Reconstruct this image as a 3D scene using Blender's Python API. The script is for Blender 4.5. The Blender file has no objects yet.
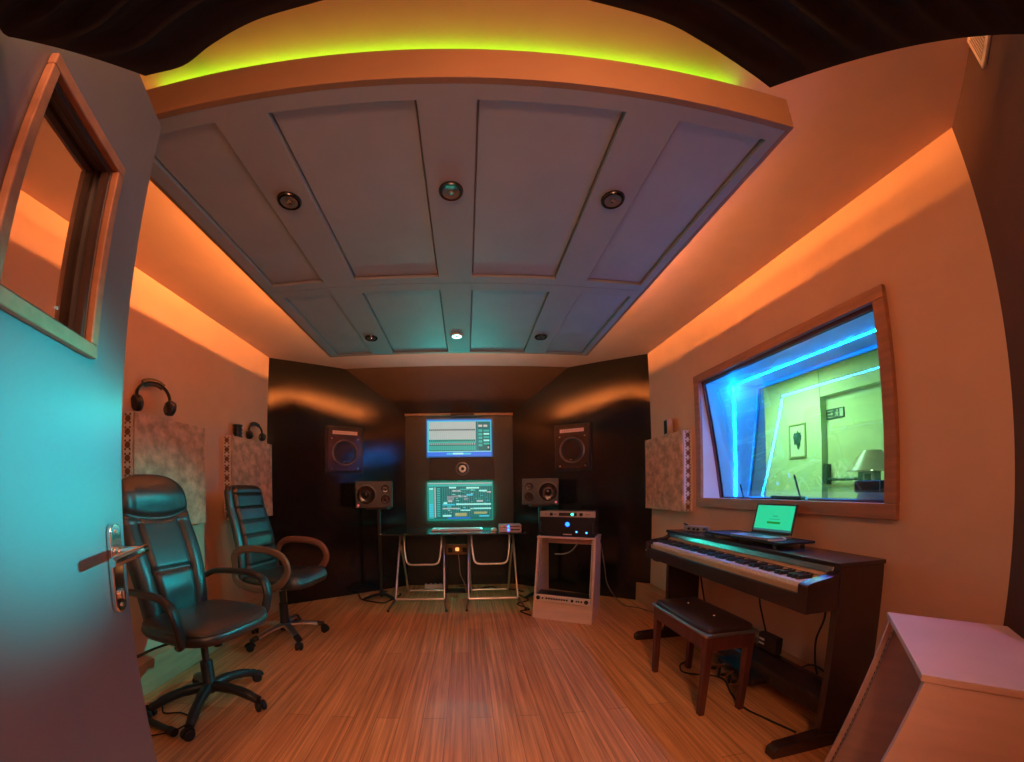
LED_ORANGE, LED_GREEN, LED_CYAN = 330.0, 9.5, 420.0
SCREEN, SCREEN_LAMP, BACKLIGHT, TOPFILL = .85, 3.2, 40.0, 20.0
BOOTH, TEAL, TEAL2, VIOLET, VIOLET2, PINK, CORR, ENTR, EXPO = 58.0, 2800.0, 330.0, 60.0, 26.0, 55.0, 44.0, 11.0, 0.0

import bpy, bmesh, math, random
from mathutils import Vector, Matrix
PI = math.pi
rnd = random.Random(7)
scene = bpy.context.scene
COL = scene.collection

# ------------------------------------------------------------------ materials
def nodes_of(m):
    m.use_nodes = True
    nt = m.node_tree
    return nt, nt.nodes, nt.links

MATS = {}
def mat(name, col, rough=.5, metal=0.0, var=0.06, scale=6.0, bump=0.0, bscale=40.0, stretch=(1, 1, 1), spec=.5, coat=0.0, detail=4.0):
    """principled material whose colour is mottled by object-space noise"""
    if name in MATS: return MATS[name]
    m = bpy.data.materials.new(name); nt, N, L = nodes_of(m)
    b = N['Principled BSDF']
    b.inputs['Roughness'].default_value = rough
    b.inputs['Metallic'].default_value = metal
    b.inputs['Specular IOR Level'].default_value = spec
    b.inputs['Coat Weight'].default_value = coat
    tc = N.new('ShaderNodeTexCoord'); mp = N.new('ShaderNodeMapping')
    mp.inputs['Scale'].default_value = stretch
    L.new(tc.outputs['Object'], mp.inputs['Vector'])
    nz = N.new('ShaderNodeTexNoise'); nz.inputs['Scale'].default_value = scale; nz.inputs['Detail'].default_value = detail
    L.new(mp.outputs[0], nz.inputs['Vector'])
    rp = N.new('ShaderNodeValToRGB')
    rp.color_ramp.elements[0].position = .3; rp.color_ramp.elements[1].position = .7
    rp.color_ramp.elements[0].color = [max(0, c*(1-var)) for c in col] + [1]
    rp.color_ramp.elements[1].color = [min(1, c*(1+var)) for c in col] + [1]
    L.new(nz.outputs['Fac'], rp.inputs[0]); L.new(rp.outputs[0], b.inputs['Base Color'])
    if bump > 0:
        n2 = N.new('ShaderNodeTexNoise'); n2.inputs['Scale'].default_value = bscale; n2.inputs['Detail'].default_value = 3
        L.new(mp.outputs[0], n2.inputs['Vector'])
        bp = N.new('ShaderNodeBump'); bp.inputs['Strength'].default_value = bump; bp.inputs['Distance'].default_value = .01
        L.new(n2.outputs['Fac'], bp.inputs['Height']); L.new(bp.outputs[0], b.inputs['Normal'])
    MATS[name] = m
    return m

def emit(name, col, strength):
    if name in MATS: return MATS[name]
    m = bpy.data.materials.new(name); nt, N, L = nodes_of(m)
    b = N['Principled BSDF']
    b.inputs['Base Color'].default_value = [c*.3 for c in col] + [1]
    b.inputs['Roughness'].default_value = .35
    b.inputs['Emission Color'].default_value = list(col) + [1]
    b.inputs['Emission Strength'].default_value = strength
    MATS[name] = m
    return m

def floor_material():
    m = bpy.data.materials.new('bamboo_floor'); nt, N, L = nodes_of(m)
    b = N['Principled BSDF']
    tc = N.new('ShaderNodeTexCoord')
    def mapped(sc, rot=0):
        mp = N.new('ShaderNodeMapping'); mp.inputs['Scale'].default_value = sc; mp.inputs['Rotation'].default_value = (0, 0, rot)
        L.new(tc.outputs['Object'], mp.inputs['Vector']); return mp.outputs[0]
    br = N.new('ShaderNodeTexBrick')
    br.inputs['Color1'].default_value = (.74, .37, .155, 1); br.inputs['Color2'].default_value = (.88, .48, .21, 1)
    br.inputs['Mortar'].default_value = (.36, .17, .07, 1)
    br.inputs['Scale'].default_value = 1; br.inputs['Mortar Size'].default_value = .0016
    br.inputs['Brick Width'].default_value = 1.25; br.inputs['Row Height'].default_value = .125
    br.offset = .37
    L.new(mapped((1, 1, 1), PI/2), br.inputs['Vector'])
    # fine bamboo strips inside each board
    wv = N.new('ShaderNodeTexNoise'); wv.inputs['Scale'].default_value = 1; wv.inputs['Detail'].default_value = 5; wv.inputs['Roughness'].default_value = .65
    L.new(mapped((48, 1.3, 1)), wv.inputs['Vector'])
    r1 = N.new('ShaderNodeValToRGB'); r1.color_ramp.elements[0].position = .32; r1.color_ramp.elements[1].position = .68
    r1.color_ramp.elements[0].color = (.46, .36, .28, 1); r1.color_ramp.elements[1].color = (1.18, 1.12, 1.04, 1)
    L.new(wv.outputs['Fac'], r1.inputs[0])
    mx = N.new('ShaderNodeMix'); mx.data_type = 'RGBA'; mx.blend_type = 'MULTIPLY'; mx.inputs[0].default_value = .9
    L.new(br.outputs['Color'], mx.inputs[6]); L.new(r1.outputs[0], mx.inputs[7])
    L.new(mx.outputs[2], b.inputs['Base Color'])
    rr = N.new('ShaderNodeMapRange'); rr.inputs['To Min'].default_value = .26; rr.inputs['To Max'].default_value = .42
    L.new(wv.outputs['Fac'], rr.inputs['Value']); L.new(rr.outputs[0], b.inputs['Roughness'])
    bp = N.new('ShaderNodeBump'); bp.inputs['Strength'].default_value = .08; bp.inputs['Distance'].default_value = .004
    L.new(wv.outputs['Fac'], bp.inputs['Height']); L.new(bp.outputs[0], b.inputs['Normal'])
    return m

def glass_material(name, tint, refl=1.0):
    m = bpy.data.materials.new(name); nt, N, L = nodes_of(m)
    for n in list(N): N.remove(n)
    out = N.new('ShaderNodeOutputMaterial'); mx = N.new('ShaderNodeMixShader')
    tr = N.new('ShaderNodeBsdfTransparent'); tr.inputs[0].default_value = tint
    gl = N.new('ShaderNodeBsdfGlossy'); gl.inputs['Roughness'].default_value = .0
    fr = N.new('ShaderNodeFresnel'); fr.inputs['IOR'].default_value = 1.5
    # same reflection from either side of the thin pane
    ge = N.new('ShaderNodeNewGeometry'); mr = N.new('ShaderNodeMapRange'); mr.inputs['To Min'].default_value = 1.5; mr.inputs['To Max'].default_value = 1/1.5
    L.new(ge.outputs['Backfacing'], mr.inputs['Value']); L.new(mr.outputs[0], fr.inputs['IOR'])
    mu = N.new('ShaderNodeMath'); mu.operation = 'MULTIPLY'; mu.inputs[1].default_value = refl; mu.use_clamp = True
    L.new(fr.outputs[0], mu.inputs[0]); L.new(mu.outputs[0], mx.inputs[0])
    L.new(tr.outputs[0], mx.inputs[1]); L.new(gl.outputs[0], mx.inputs[2]); L.new(mx.outputs[0], out.inputs[0])
    return m

# ------------------------------------------------------------------ mesh builder
class MB:
    def __init__(s): s.v = []; s.f = []; s.mi = []; s.cur = 0
    def add(s, vs, fs):
        o = len(s.v); s.v += [tuple(p) for p in vs]
        for f in fs: s.f.append([o+i for i in f]); s.mi.append(s.cur)
        return s
    def box(s, x0, x1, y0, y1, z0, z1, M=None):
        vs = [Vector((x, y, z)) for x in (x0, x1) for y in (y0, y1) for z in (z0, z1)]
        if M is not None: vs = [M @ p for p in vs]
        return s.add(vs, [(0, 1, 3, 2), (4, 6, 7, 5), (0, 4, 5, 1), (2, 3, 7, 6), (0, 2, 6, 4), (1, 5, 7, 3)])
    def cbox(s, c, d, M=None):
        T = Matrix.Translation(c)
        if M is not None: T = T @ M
        return s.box(-d[0]/2, d[0]/2, -d[1]/2, d[1]/2, -d[2]/2, d[2]/2, T)
    def prism(s, pts, a0, a1, axis='z'):
        n = len(pts)
        def P(p, a):
            return {'z': (p[0], p[1], a), 'y': (p[0], a, p[1]), 'x': (a, p[0], p[1])}[axis]
        vs = [P(p, a0) for p in pts] + [P(p, a1) for p in pts]
        return s.add(vs, [tuple(range(n)), tuple(range(2*n-1, n-1, -1))] + [(i, i+n, (i+1) % n+n, (i+1) % n) for i in range(n)])
    def loft(s, rings, caps=True, close=False):
        n = len(rings[0]); vs = [p for r in rings for p in r]; fs = []
        m = len(rings)
        for k in range(m if close else m-1):
            a = k*n; b = ((k+1) % m)*n
            for i in range(n): fs.append((a+i, a+(i+1) % n, b+(i+1) % n, b+i))
        if caps and not close: fs += [tuple(range(n-1, -1, -1)), tuple(range((m-1)*n, m*n))]
        return s.add(vs, fs)
    def tube(s, path, r, seg=10, closed=False, squash=None):
        P = [Vector(p) for p in path]; n = len(P); rings = []
        up = None
        for i in range(n):
            if closed: t = P[(i+1) % n]-P[i-1]
            elif i == 0: t = P[1]-P[0]
            elif i == n-1: t = P[-1]-P[-2]
            else: t = P[i+1]-P[i-1]
            t.normalize()
            if up is None:
                up = Vector((0, 0, 1)) if abs(t.z) < .9 else Vector((0, 1, 0))
            a = (up - t*up.dot(t))
            if a.length < 1e-5: a = Vector((1, 0, 0))-t*t.x
            a.normalize(); up = a; b = t.cross(a)
            rr = r[i] if isinstance(r, (list, tuple)) else r
            sa, sb = squash or (1, 1)
            rings.append([P[i]+(a*math.cos(2*PI*k/seg)*sa+b*math.sin(2*PI*k/seg)*sb)*rr for k in range(seg)])
        return s.loft(rings, True, closed)
    def cyl(s, p0, p1, r0, r1=None, seg=24):
        return s.tube([p0, p1], [r0, r0 if r1 is None else r1], seg)
    def lathe(s, prof, origin=(0, 0, 0), axis=(0, 0, 1), seg=32):
        w = Vector(axis).normalized(); a = w.orthogonal().normalized(); b = w.cross(a); o = Vector(origin)
        rings = [[o+w*h+(a*math.cos(2*PI*k/seg)+b*math.sin(2*PI*k/seg))*max(r, 1e-4) for k in range(seg)] for r, h in prof]
        return s.loft(rings, close=prof[0][0] > 1e-3 and prof[-1][0] > 1e-3)
    def ell(s, c, r, su=16, sv=10, M=None):
        rings = []
        for j in range(sv+1):
            th = PI*(j+.02)/(sv+.04)
            ring = [Vector((r[0]*math.sin(th)*math.cos(2*PI*i/su), r[1]*math.sin(th)*math.sin(2*PI*i/su), -r[2]*math.cos(th))) for i in range(su)]
            rings.append([(M @ p if M is not None else p)+Vector(c) for p in ring])
        return s.loft(rings)
    def cushion(s, cx, cy, a, b, levels, n=3.5, seg=48):
        """levels: (scale, z) rings of a super-ellipse outline"""
        rings = []
        for sc, z in levels:
            ring = []
            for k in range(seg):
                t = 2*PI*k/seg; c, d = math.cos(t), math.sin(t)
                zz = z(cx+a*sc*c, cy+b*sc*d) if callable(z) else z
                ring.append((cx+a*sc*math.copysign(abs(c)**(2/n), c), cy+b*sc*math.copysign(abs(d)**(2/n), d), zz))
            rings.append(ring)
        return s.loft(rings)
    def build(s, name, m, parent=None, bevel=0.0, smooth=True, seg=2, angle=38, kind=None, fix=True):
        me = bpy.data.meshes.new(name); me.from_pydata(s.v, [], s.f)
        ms = m if isinstance(m, (list, tuple)) else [m]
        for x in ms: me.materials.append(x)
        if len(ms) > 1: me.polygons.foreach_set('material_index', s.mi)
        if fix:
            bm = bmesh.new(); bm.from_mesh(me); bmesh.ops.recalc_face_normals(bm, faces=bm.faces); bm.to_mesh(me); bm.free()
        if smooth:
            me.shade_smooth(); me.set_sharp_from_angle(angle=math.radians(angle))
        o = bpy.data.objects.new(name, me); COL.objects.link(o)
        if parent is not None: o.parent = parent
        if bevel:
            bv = o.modifiers.new('bevel', 'BEVEL'); bv.width = bevel; bv.segments = seg; bv.limit_method = 'ANGLE'; bv.angle_limit = math.radians(40)
            if smooth: bv.harden_normals = True
        if kind: o['kind'] = kind
        return o

def thing(name, label, cat, loc=(0, 0, 0), rz=0.0, group=None):
    o = bpy.data.objects.new(name, None); COL.objects.link(o)
    o.empty_display_size = .1; o.location = loc; o.rotation_euler = (0, 0, rz)
    o['label'] = label; o['category'] = cat
    if group: o['group'] = group
    return o
def tag(o, label, cat, group=None):
    o['label'] = label; o['category'] = cat
    if group: o['group'] = group
    return o
def copy_thing(src, loc, rz, label, group=None):
    r = src.copy(); COL.objects.link(r); r.location = loc; r.rotation_euler = (0, 0, rz); r['label'] = label
    if group: r['group'] = group
    for ch in list(src.children):
        c = ch.copy(); COL.objects.link(c); c.parent = r
        for g in list(ch.children):
            d = g.copy(); COL.objects.link(d); d.parent = c
    return r
def struct(name, mb, m, parent=None, **k):
    o = mb.build(name, m, parent, **k)
    if parent is None: o['kind'] = 'structure'
    return o
def rounded(x0, x1, z0, z1, r, n=6):
    pts = []
    for cx, cz, a0 in ((x1-r, z0+r, -90), (x1-r, z1-r, 0), (x0+r, z1-r, 90), (x0+r, z0+r, 180)):
        for k in range(n+1):
            a = math.radians(a0+90*k/n); pts.append((cx+r*math.cos(a), cz+r*math.sin(a)))
    return pts
def smooth_path(pts, n=8):
    """Catmull-Rom through the points"""
    P = [Vector(p) for p in pts]; P = [P[0]*2-P[1]]+P+[P[-1]*2-P[-2]]; out = []
    for i in range(1, len(P)-2):
        for k in range(n):
            t = k/n; a, b, c, d = P[i-1:i+3]
            out.append(.5*((2*b)+(c-a)*t+(2*a-5*b+4*c-d)*t*t+(3*b-a-3*c+d)*t**3))
    out.append(P[-2]); return out

# palette
WALL = mat('warm_plaster', (.80, .50, .32), .85, bump=.03, bscale=90, var=.03)
CEIL = mat('ceiling_plaster', (.78, .52, .37), .9, var=.03)
CLOUD = mat('pale_grey_board', (.42, .41, .42), .7, var=.03, scale=3)
CLOTH = mat('pale_stretched_cloth', (.44, .44, .46), .62, var=.05, scale=5, bump=.25, bscale=5)
BLACKW = mat('black_foil_lining', (.009, .008, .008), .11, var=.3, scale=9, bump=.07, bscale=70, spec=.5)
DARKS = mat('dark_brown_lining', (.05, .032, .025), .55, var=.1, bump=.1, bscale=60)
RIM = mat('orange_brown_rim_paint', (.36, .19, .10), .6, var=.05)
DIAG = mat('dark_maroon_paint', (.105, .052, .043), .75, var=.06)
WOODT = mat('orange_veneer', (.56, .33, .17), .45, var=.14, scale=3, stretch=(6, 1, 9))
FRAMEW = mat('reddish_brown_wood', (.42, .19, .10), .42, var=.16, scale=4, stretch=(9, 1, 9))
PLY = mat('pale_birch_plywood', (.72, .52, .42), .5, var=.07, scale=4, stretch=(1, 1, 6))
DOORP = mat('grey_gloss_paint', (.20, .18, .195), .28, var=.03, scale=2, bump=.02, bscale=14, spec=.6)
CHROME = mat('polished_chrome', (.80, .78, .76), .10, 1.0, var=.02)
STEEL = mat('brushed_steel', (.86, .80, .76), .30, 1.0, var=.04)
BRASS = mat('brass', (.78, .55, .28), .25, 1.0, var=.04)
LEATHER = mat('black_leather', (.024, .020, .020), .40, var=.25, scale=14, bump=.10, bscale=130, spec=1.0)
PLASTIC = mat('black_plastic', (.02, .019, .019), .38, var=.15)
RUBBER = mat('black_rubber', (.014, .013, .013), .6, var=.15)
PIANO = mat('dark_rosewood', (.030, .015, .013), .27, var=.25, scale=5, stretch=(9, 1, 1), spec=.8)
BENCHW = mat('mahogany_gloss', (.10, .030, .022), .28, var=.25, scale=5, stretch=(6, 6, 1))
FELT = mat('mottled_grey_felt', (.66, .39, .245), .95, var=.36, scale=17, bump=.3, bscale=220, detail=6)
WHITE = mat('white_plastic', (.78, .76, .74), .4, var=.02)
SILVER = mat('silver_panel', (.66, .62, .58), .32, .7, var=.03)
DARKM = mat('dark_metal', (.09, .085, .085), .35, .8, var=.1)
DSCREW = mat('bright_screw', (.75, .72, .7), .2, 1.0)
BRONZE = mat('bronze_brown_paint', (.23, .125, .085), .33, .25, var=.06)
CONE = mat('speaker_cone', (.030, .024, .022), .14, .3, var=.2)
SPKG = mat('grey_speaker_case', (.052, .051, .050), .45, var=.06)
IVORY = mat('ivory_keys', (.82, .78, .74), .25, var=.02)
GOLDW = mat('tan_keyslip', (.60, .43, .27), .35, .3, var=.05)
CREAM = mat('booth_cream_paint', (.60, .70, .42), .9, var=.03)
JAMB = mat('white_jamb_paint', (.72, .74, .78), .5, var=.02)
REDW = mat('dark_red_wood', (.20, .035, .03), .35, var=.2)
HOODM = mat('black_foam', (.007, .0055, .0055), .9, var=.3, scale=30)

# ================================================================== THE SETTING
ZC = 2.66                       # ceiling height
XL, XR = -2.09, 1.95            # side walls
LW = (Vector((XL, 3.52, 0)), Vector((-.77, 4.45, 0)))     # angled black walls beside the screens
RW = (Vector((XR, 3.48, 0)), Vector((.60, 4.45, 0)))

fl = MB().box(-3.0, 2.0, -2.2, 4.8, -.06, 0); fo = struct('floor', fl, floor_material(), smooth=False)
struct('ceiling', MB().box(-2.3, 2.0, -.4, 4.7, ZC, ZC+.1), CEIL, smooth=False)
struct('wall_left', MB().box(XL-.12, XL, -.4, 4.2, 0, ZC), WALL, smooth=False)

# right wall is deep: the window sits in a boxed reveal right through it
WY0, WY1, WZ0, WZ1, XO = 1.215, 2.64, 1.125, 2.10, 2.60
w = MB(); w.box(XR, XO, .745, 4.2, 0, WZ0); w.box(XR, XO, .745, 4.2, WZ1, ZC); w.box(XR, XO, .745, WY0, WZ0, WZ1); w.box(XR, XO, WY1, 4.2, WZ0, WZ1)
struct('wall_right', w, WALL, smooth=False)
w = MB(); w.prism([(XR, .745), (.90, -.227), (.90, -.40), (XR+.2, .60)], 0, ZC)
struct('wall_diagonal', w, DIAG, smooth=False)
w = MB(); w.box(-2.2, -.49, -.40, -.25, 0, ZC); w.box(.45, .95, -.40, -.25, 0, ZC); w.box(-.49, .45, -.40, -.25, 2.10, ZC)
struct('wall_entrance', w, WALL, smooth=False)
w = MB(); w.box(-1.3, -1.2, -2.2, -.40, 0, 2.5); w.box(1.2, 1.3, -2.2, -.40, 0, 2.5); w.box(-1.3, 1.3, -2.3, -2.2, 0, 2.5); w.box(-1.3, 1.3, -2.3, -.40, 2.5, 2.6)
struct('wall_corridor', w, WALL, smooth=False)

def board(p, q, z0, z1, t=.10):
    d = (q-p).normalized(); n = Vector((-d.y, d.x, 0))
    if n.y < 0: n = -n
    return [(p.x, p.y), (q.x, q.y), (q.x+n.x*t, q.y+n.y*t), (p.x+n.x*t, p.y+n.y*t)], z0, z1
for nm, (p, q) in (('wall_front_left', LW), ('wall_front_right', RW)):
    w = MB(); w.prism(*board(p, q, 0, 1.452)); w.prism(*board(p, q, 1.456, ZC))
    d = (q-p).normalized(); n = Vector((-d.y, d.x, 0)); n = n if n.y > 0 else -n
    w.prism(*board(p+n*.004, q+n*.004, 1.44, 1.47, .05))
    struct(nm, w, BLACKW, smooth=False)
struct('wall_front', MB().box(-.85, .68, 4.45, 4.55, 0, 2.25), mat('dark_green_grey_board', (.011, .014, .014), .42, bump=.1, bscale=60), smooth=False)
sf = MB(); sf.loft([[(-1.50, 4.0, ZC), (1.40, 4.0, ZC), (1.45, 4.1, ZC), (-1.55, 4.1, ZC)], [(-.86, 4.45, 2.20), (.70, 4.45, 2.20), (.70, 4.55, 2.25), (-.86, 4.55, 2.25)]])
struct('wall_front_soffit', sf, DARKS, smooth=False)
struct('trim_1', MB().box(-.775, .605, 4.425, 4.45, 2.172, 2.200), WOODT, bevel=.003)
struct('trim_2', MB().box(1.83, XR, .80, 3.60, 0, .20), WOODT, bevel=.004)
struct('trim_3', MB().box(XL, -1.97, .30, 3.62, 0, .20), WOODT, bevel=.004)

# ---------------------------------------------------------------- window 1: reveal, two tilted panes, light strips
fr = MB()
fy0, fy1, fz0, fz1, ft = 1.165, 2.695, 1.058, 2.155, .028
fr.box(XR-ft, XR, fy0, fy1, fz0, WZ0+.008); fr.box(XR-ft, XR, fy0, fy1, WZ1-.008, fz1)
fr.box(XR-ft, XR, fy0, WY0+.008, WZ0+.008, WZ1-.008); fr.box(XR-ft, XR, WY1-.008, fy1, WZ0+.008, WZ1-.008)
win = struct('window_1', fr, FRAMEW, bevel=.004)
e = .004
jb = MB()
jb.box(XR, XO, WY0, WY1, WZ0, WZ0+e); jb.box(XR, XO, WY0, WY1, WZ1-e, WZ1); jb.box(XR, XO, WY0, WY0+e, WZ0+e, WZ1-e); jb.box(XR, XO, WY1-e, WY1, WZ0+e, WZ1-e)
struct('window_reveal', jb, JAMB, win, smooth=False)
def pane_pts(xt, xb, z0=WZ0+.012, z1=WZ1-.012): return (Vector((xt, 0, z1)), Vector((xb, 0, z0)))
GL1 = glass_material('room_side_glass', (.74, .955, .99, 1), 2.6); GL2 = glass_material('booth_side_glass', (.96, .985, .975, 1), 1.25)
def tilted(mb, xt, xb, y0, y1, z0, z1, th):
    mb.loft([[(xb, y0, z0), (xb+th, y0, z0), (xb+th, y1, z0), (xb, y1, z0)], [(xt, y0, z1), (xt+th, y0, z1), (xt+th, y1, z1), (xt, y1, z1)]])
for nm, xt, xb, g, fm in (('window_pane', 1.972, 2.125, GL1, mat('dark_red_beading', (.16, .05, .05), .4)), ('window_pane', 2.545, 2.405, GL2, mat('blue_painted_beading', (.30, .42, .58), .4))):
    p = MB(); tilted(p, xt, xb, WY0+e, WY1-e, WZ0+e, WZ1-e, .006)
    struct(nm, p, g, win, smooth=False)
    b = MB(); bw = .02
    for dx in (-.014, .006):
        tilted(b, xt+dx, xb+dx, WY1-e-bw, WY1-e, WZ0+e, WZ1-e, .008); tilted(b, xt+dx, xb+dx, WY0+e, WY0+e+bw, WZ0+e, WZ1-e, .008)
        tl = lambda f: xb+(xt-xb)*f
        tilted(b, tl(1)+dx, tl(.975)+dx, WY0+e+bw, WY1-e-bw, WZ1-e-.024, WZ1-e, .008); tilted(b, tl(.025)+dx, tl(0)+dx, WY0+e+bw, WY1-e-bw, WZ0+e, WZ0+e+.010, .008)
    struct('window_beading', b, fm, win, smooth=False)
LEDC = emit('cyan_led', (.0005, .27, 1.0), LED_CYAN)
ld = MB()
n = 58
for k in range(n):
    z = WZ0+.03+(WZ1-WZ0-.06)*k/(n-1); ld.box(2.269, 2.277, WY1-e-.004, WY1-e-.0005, z-.0042, z+.0042)
for k in range(84):
    y = WY0+.03+(WY1-WY0-.06)*k/83; ld.box(2.296, 2.304, y-.0052, y+.0052, WZ1-e-.004, WZ1-e-.0005)
struct('window_light_strip', ld, LEDC, win, smooth=False, fix=False)

# ---------------------------------------------------------------- the booth seen through the window
BX = 4.30
w = MB(); w.box(BX, BX+.1, 3.47, 5.6, 0, ZC); w.box(BX+.10, BX+.20, -.2, 3.47, 0, ZC)
w.box(XO, BX+.45, 5.5, 5.6, 0, ZC); w.box(XO, BX+.45, -.3, -.2, 0, ZC); w.box(XO, XO+.1, -.2, .745, 0, ZC); w.box(XO, XO+.1, 4.2, 5.5, 0, ZC)
w.box(BX+.01, BX+.10, -.2, 3.47, 2.33, ZC)
struct('wall_booth', w, CREAM, smooth=False)
struct('ceiling_booth', MB().box(XO, BX+.5, -.3, 5.6, ZC, ZC+.1), CREAM, smooth=False)
struct('floor_booth', MB().box(2.0, BX+.5, -.4, 5.6, -.06, 0), mat('booth_carpet', (.20, .22, .24), .95, bump=.2), smooth=False)
dr = MB(); dr.box(BX+.07, BX+.10, 2.50, 3.44, 0, 1.95)
d2 = struct('door_2', dr, mat('booth_door_paint', (.58, .62, .34), .6), bevel=.004)
pb = MB(); pb.tube([(BX+.02, 2.98, 1.315), (BX+.02, 3.42, 1.315)], .018, 10); pb.box(BX-.01, BX+.07, 3.40, 3.44, 1.26, 1.50); pb.box(BX-.01, BX+.07, 2.95, 3.01, 1.26, 1.50)
struct('push_bar', pb, mat('dark_green_metal', (.05, .09, .08), .4, .5), d2)

# ---------------------------------------------------------------- door 1, open into the room beside the camera
DM = Matrix.Translation((-.70, .60, 0)) @ Matrix.Rotation(math.atan2(-.94, .342), 4, 'Z')
dw0, dw1, dz0, dz1 = .110, .309, 1.470, 1.815
lf = MB(); T = -.045
lf.box(-.022, dw0, T, 0, .006, 2.066); lf.box(dw1, .83, T, 0, .006, 2.066); lf.box(dw0, dw1, T, 0, .006, dz0); lf.box(dw0, dw1, T, 0, dz1, 2.066)
door = struct('door_1', lf, DOORP, smooth=False); door.matrix_world = DM
tb = MB()
for y0, y1 in ((0, .014), (T-.014, T)):
    tb.box(dw0-.019, dw1+.019, y0, y1, dz0-.024, dz0); tb.box(dw0-.019, dw1+.019, y0, y1, dz1, dz1+.022)
    tb.box(dw0-.019, dw0, y0, y1, dz0, dz1); tb.box(dw1, dw1+.019, y0, y1, dz0, dz1)
struct('vision_frame', tb, FRAMEW, door, bevel=.003)
tb = MB()
for y0, y1 in ((-.014, -.002), (-.043, -.031)):
    tb.box(dw0, dw1, y0, y1, dz0, dz0+.010); tb.box(dw0, dw1, y0, y1, dz1-.010, dz1); tb.box(dw0, dw0+.008, y0, y1, dz0+.01, dz1-.01); tb.box(dw1-.008, dw1, y0, y1, dz0+.01, dz1-.01)
struct('glazing_bead', tb, mat('dark_walnut', (.07, .035, .025), .45), door, smooth=False)
struct('vision_pane', MB().box(dw0, dw1, -.025, -.019, dz0, dz1), glass_material('door_glass', (.97, .96, .95, 1), .6), door, smooth=False)
hp = MB(); hp.prism(rounded(.004, .040, .975, 1.150, .016), .0, .010, 'y')
plate = struct('handle_plate', hp, CHROME, door, bevel=.003, seg=3)
lv = MB(); lv.cyl((.022, .010, 1.096), (.022, .018, 1.096), .013); lv.cyl((.022, .016, 1.096), (.022, .060, 1.096), .0085)
lv.tube(smooth_path([(.014, .060, 1.097), (.045, .062, 1.096), (.085, .060, 1.093), (.122, .056, 1.089)], 5), [.0095]*15+[.008], 14, squash=(1.05, .8))
struct('door_handle', lv, CHROME, door)
lk = MB(); lk.cyl((.022, .010, 1.012), (.022, .015, 1.012), .0095); lk.box(.0205, .0235, .015, .0165, 1.000, 1.018); lk.cyl((.022, .010, 1.135), (.022, .0125, 1.135), .004, seg=12); lk.cyl((.022, .010, .990), (.022, .0125, .990), .004, seg=12)
struct('lock', lk, DSCREW, door)

# ================================================================== CEILING PANEL
CX0, CX1, CY0, CY1, CZ, CT = -1.17, 1.07, .80, 2.93, 2.38, 2.505
cp = thing('ceiling_panel', 'large pale coffered panel hung below the ceiling with glowing edges', 'ceiling panel', (0, 0, CZ))
cells = [(-1.09, -.785), (-.605, -.14), (.04, .505), (.685, 1.012)]
rows = [(.868, 1.825), (1.957, 2.902)]
def cx(mb, x0, x1, y0, y1, z0, z1): mb.box(x0, x1, y0, y1, z0-CZ, z1-CZ)
b = MB()
ex = [CX0+.02]+[v for c in cells for v in c]+[CX1-.02]
for r0, r1 in ((CY0+.02, rows[0][0]), (rows[0][1], 1.8835), (1.8865, rows[1][0]), (rows[1][1], CY1-.02)): cx(b, CX0+.02, CX1-.02, r0, r1, CZ, CZ+.03)
for r0, r1 in rows:
    for k in range(0, len(ex), 2): cx(b, ex[k], ex[k+1], r0, r1, CZ, CZ+.03)
cx(b, CX0+.02, CX1-.02, CY0+.02, CY1-.02, CZ+.03, CZ+.045)
b.build('board', CLOUD, cp, smooth=False)
b = MB()
cx(b, CX0, CX1, CY0, CY0+.02, CZ, CT); cx(b, CX0, CX1, CY1-.02, CY1, CZ, CT); cx(b, CX0, CX0+.02, CY0+.02, CY1-.02, CZ, CT); cx(b, CX1-.02, CX1, CY0+.02, CY1-.02, CZ, CT)
b.build('rim', RIM, cp, bevel=.002)
for r0, r1 in rows:
    for x0, x1 in cells:
        p = MB(); g = .007
        cx(p, x0+g, x1-g, r0+g, r1-g, CZ+.013, CZ+.029)
        p.build('cloth_panel', CLOTH, cp, bevel=.004)
for x in (-.9, .8):
    for y in (1.2, 2.5): b = MB(); b.cyl((x, y, .045), (x, y, ZC-CZ), .006, seg=10); b.build('hanging_rod', STEEL, cp)
ORG = emit('orange_led', (1.0, .33, .075), LED_ORANGE); GRN = emit('yellow_green_led', (.14, 1.0, .0), LED_GREEN)
ORGL = emit('strong_orange_led', (1.0, .33, .085), LED_ORANGE*1.9)
for x0, x1, y0, y1 in ((CX0+.26, CX0+.275, CY0+.52, CY1-.3), (CX1-.275, CX1-.26, CY0+.52, CY1-.3), (CX0+.3, CX1-.3, CY1-.275, CY1-.26)):
    s = MB(); cx(s, x0, x1, y0, y1, 2.530, 2.540); s.build('led_strip', ORGL if x0 < -.85 else ORG, cp, smooth=False)
    s = MB(); cx(s, x0, x1, y0, y1, CZ+.045, 2.530); s.build('led_channel', SILVER, cp, smooth=False)
s = MB(); cx(s, CX0+.10, CX1-.10, .900, .910, 2.630, 2.637); s.build('led_strip', GRN, cp, smooth=False)
s = MB(); cx(s, CX0+.10, CX1-.10, .900, .910, CZ+.045, 2.630); s.build('led_channel', SILVER, cp, smooth=False)

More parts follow.
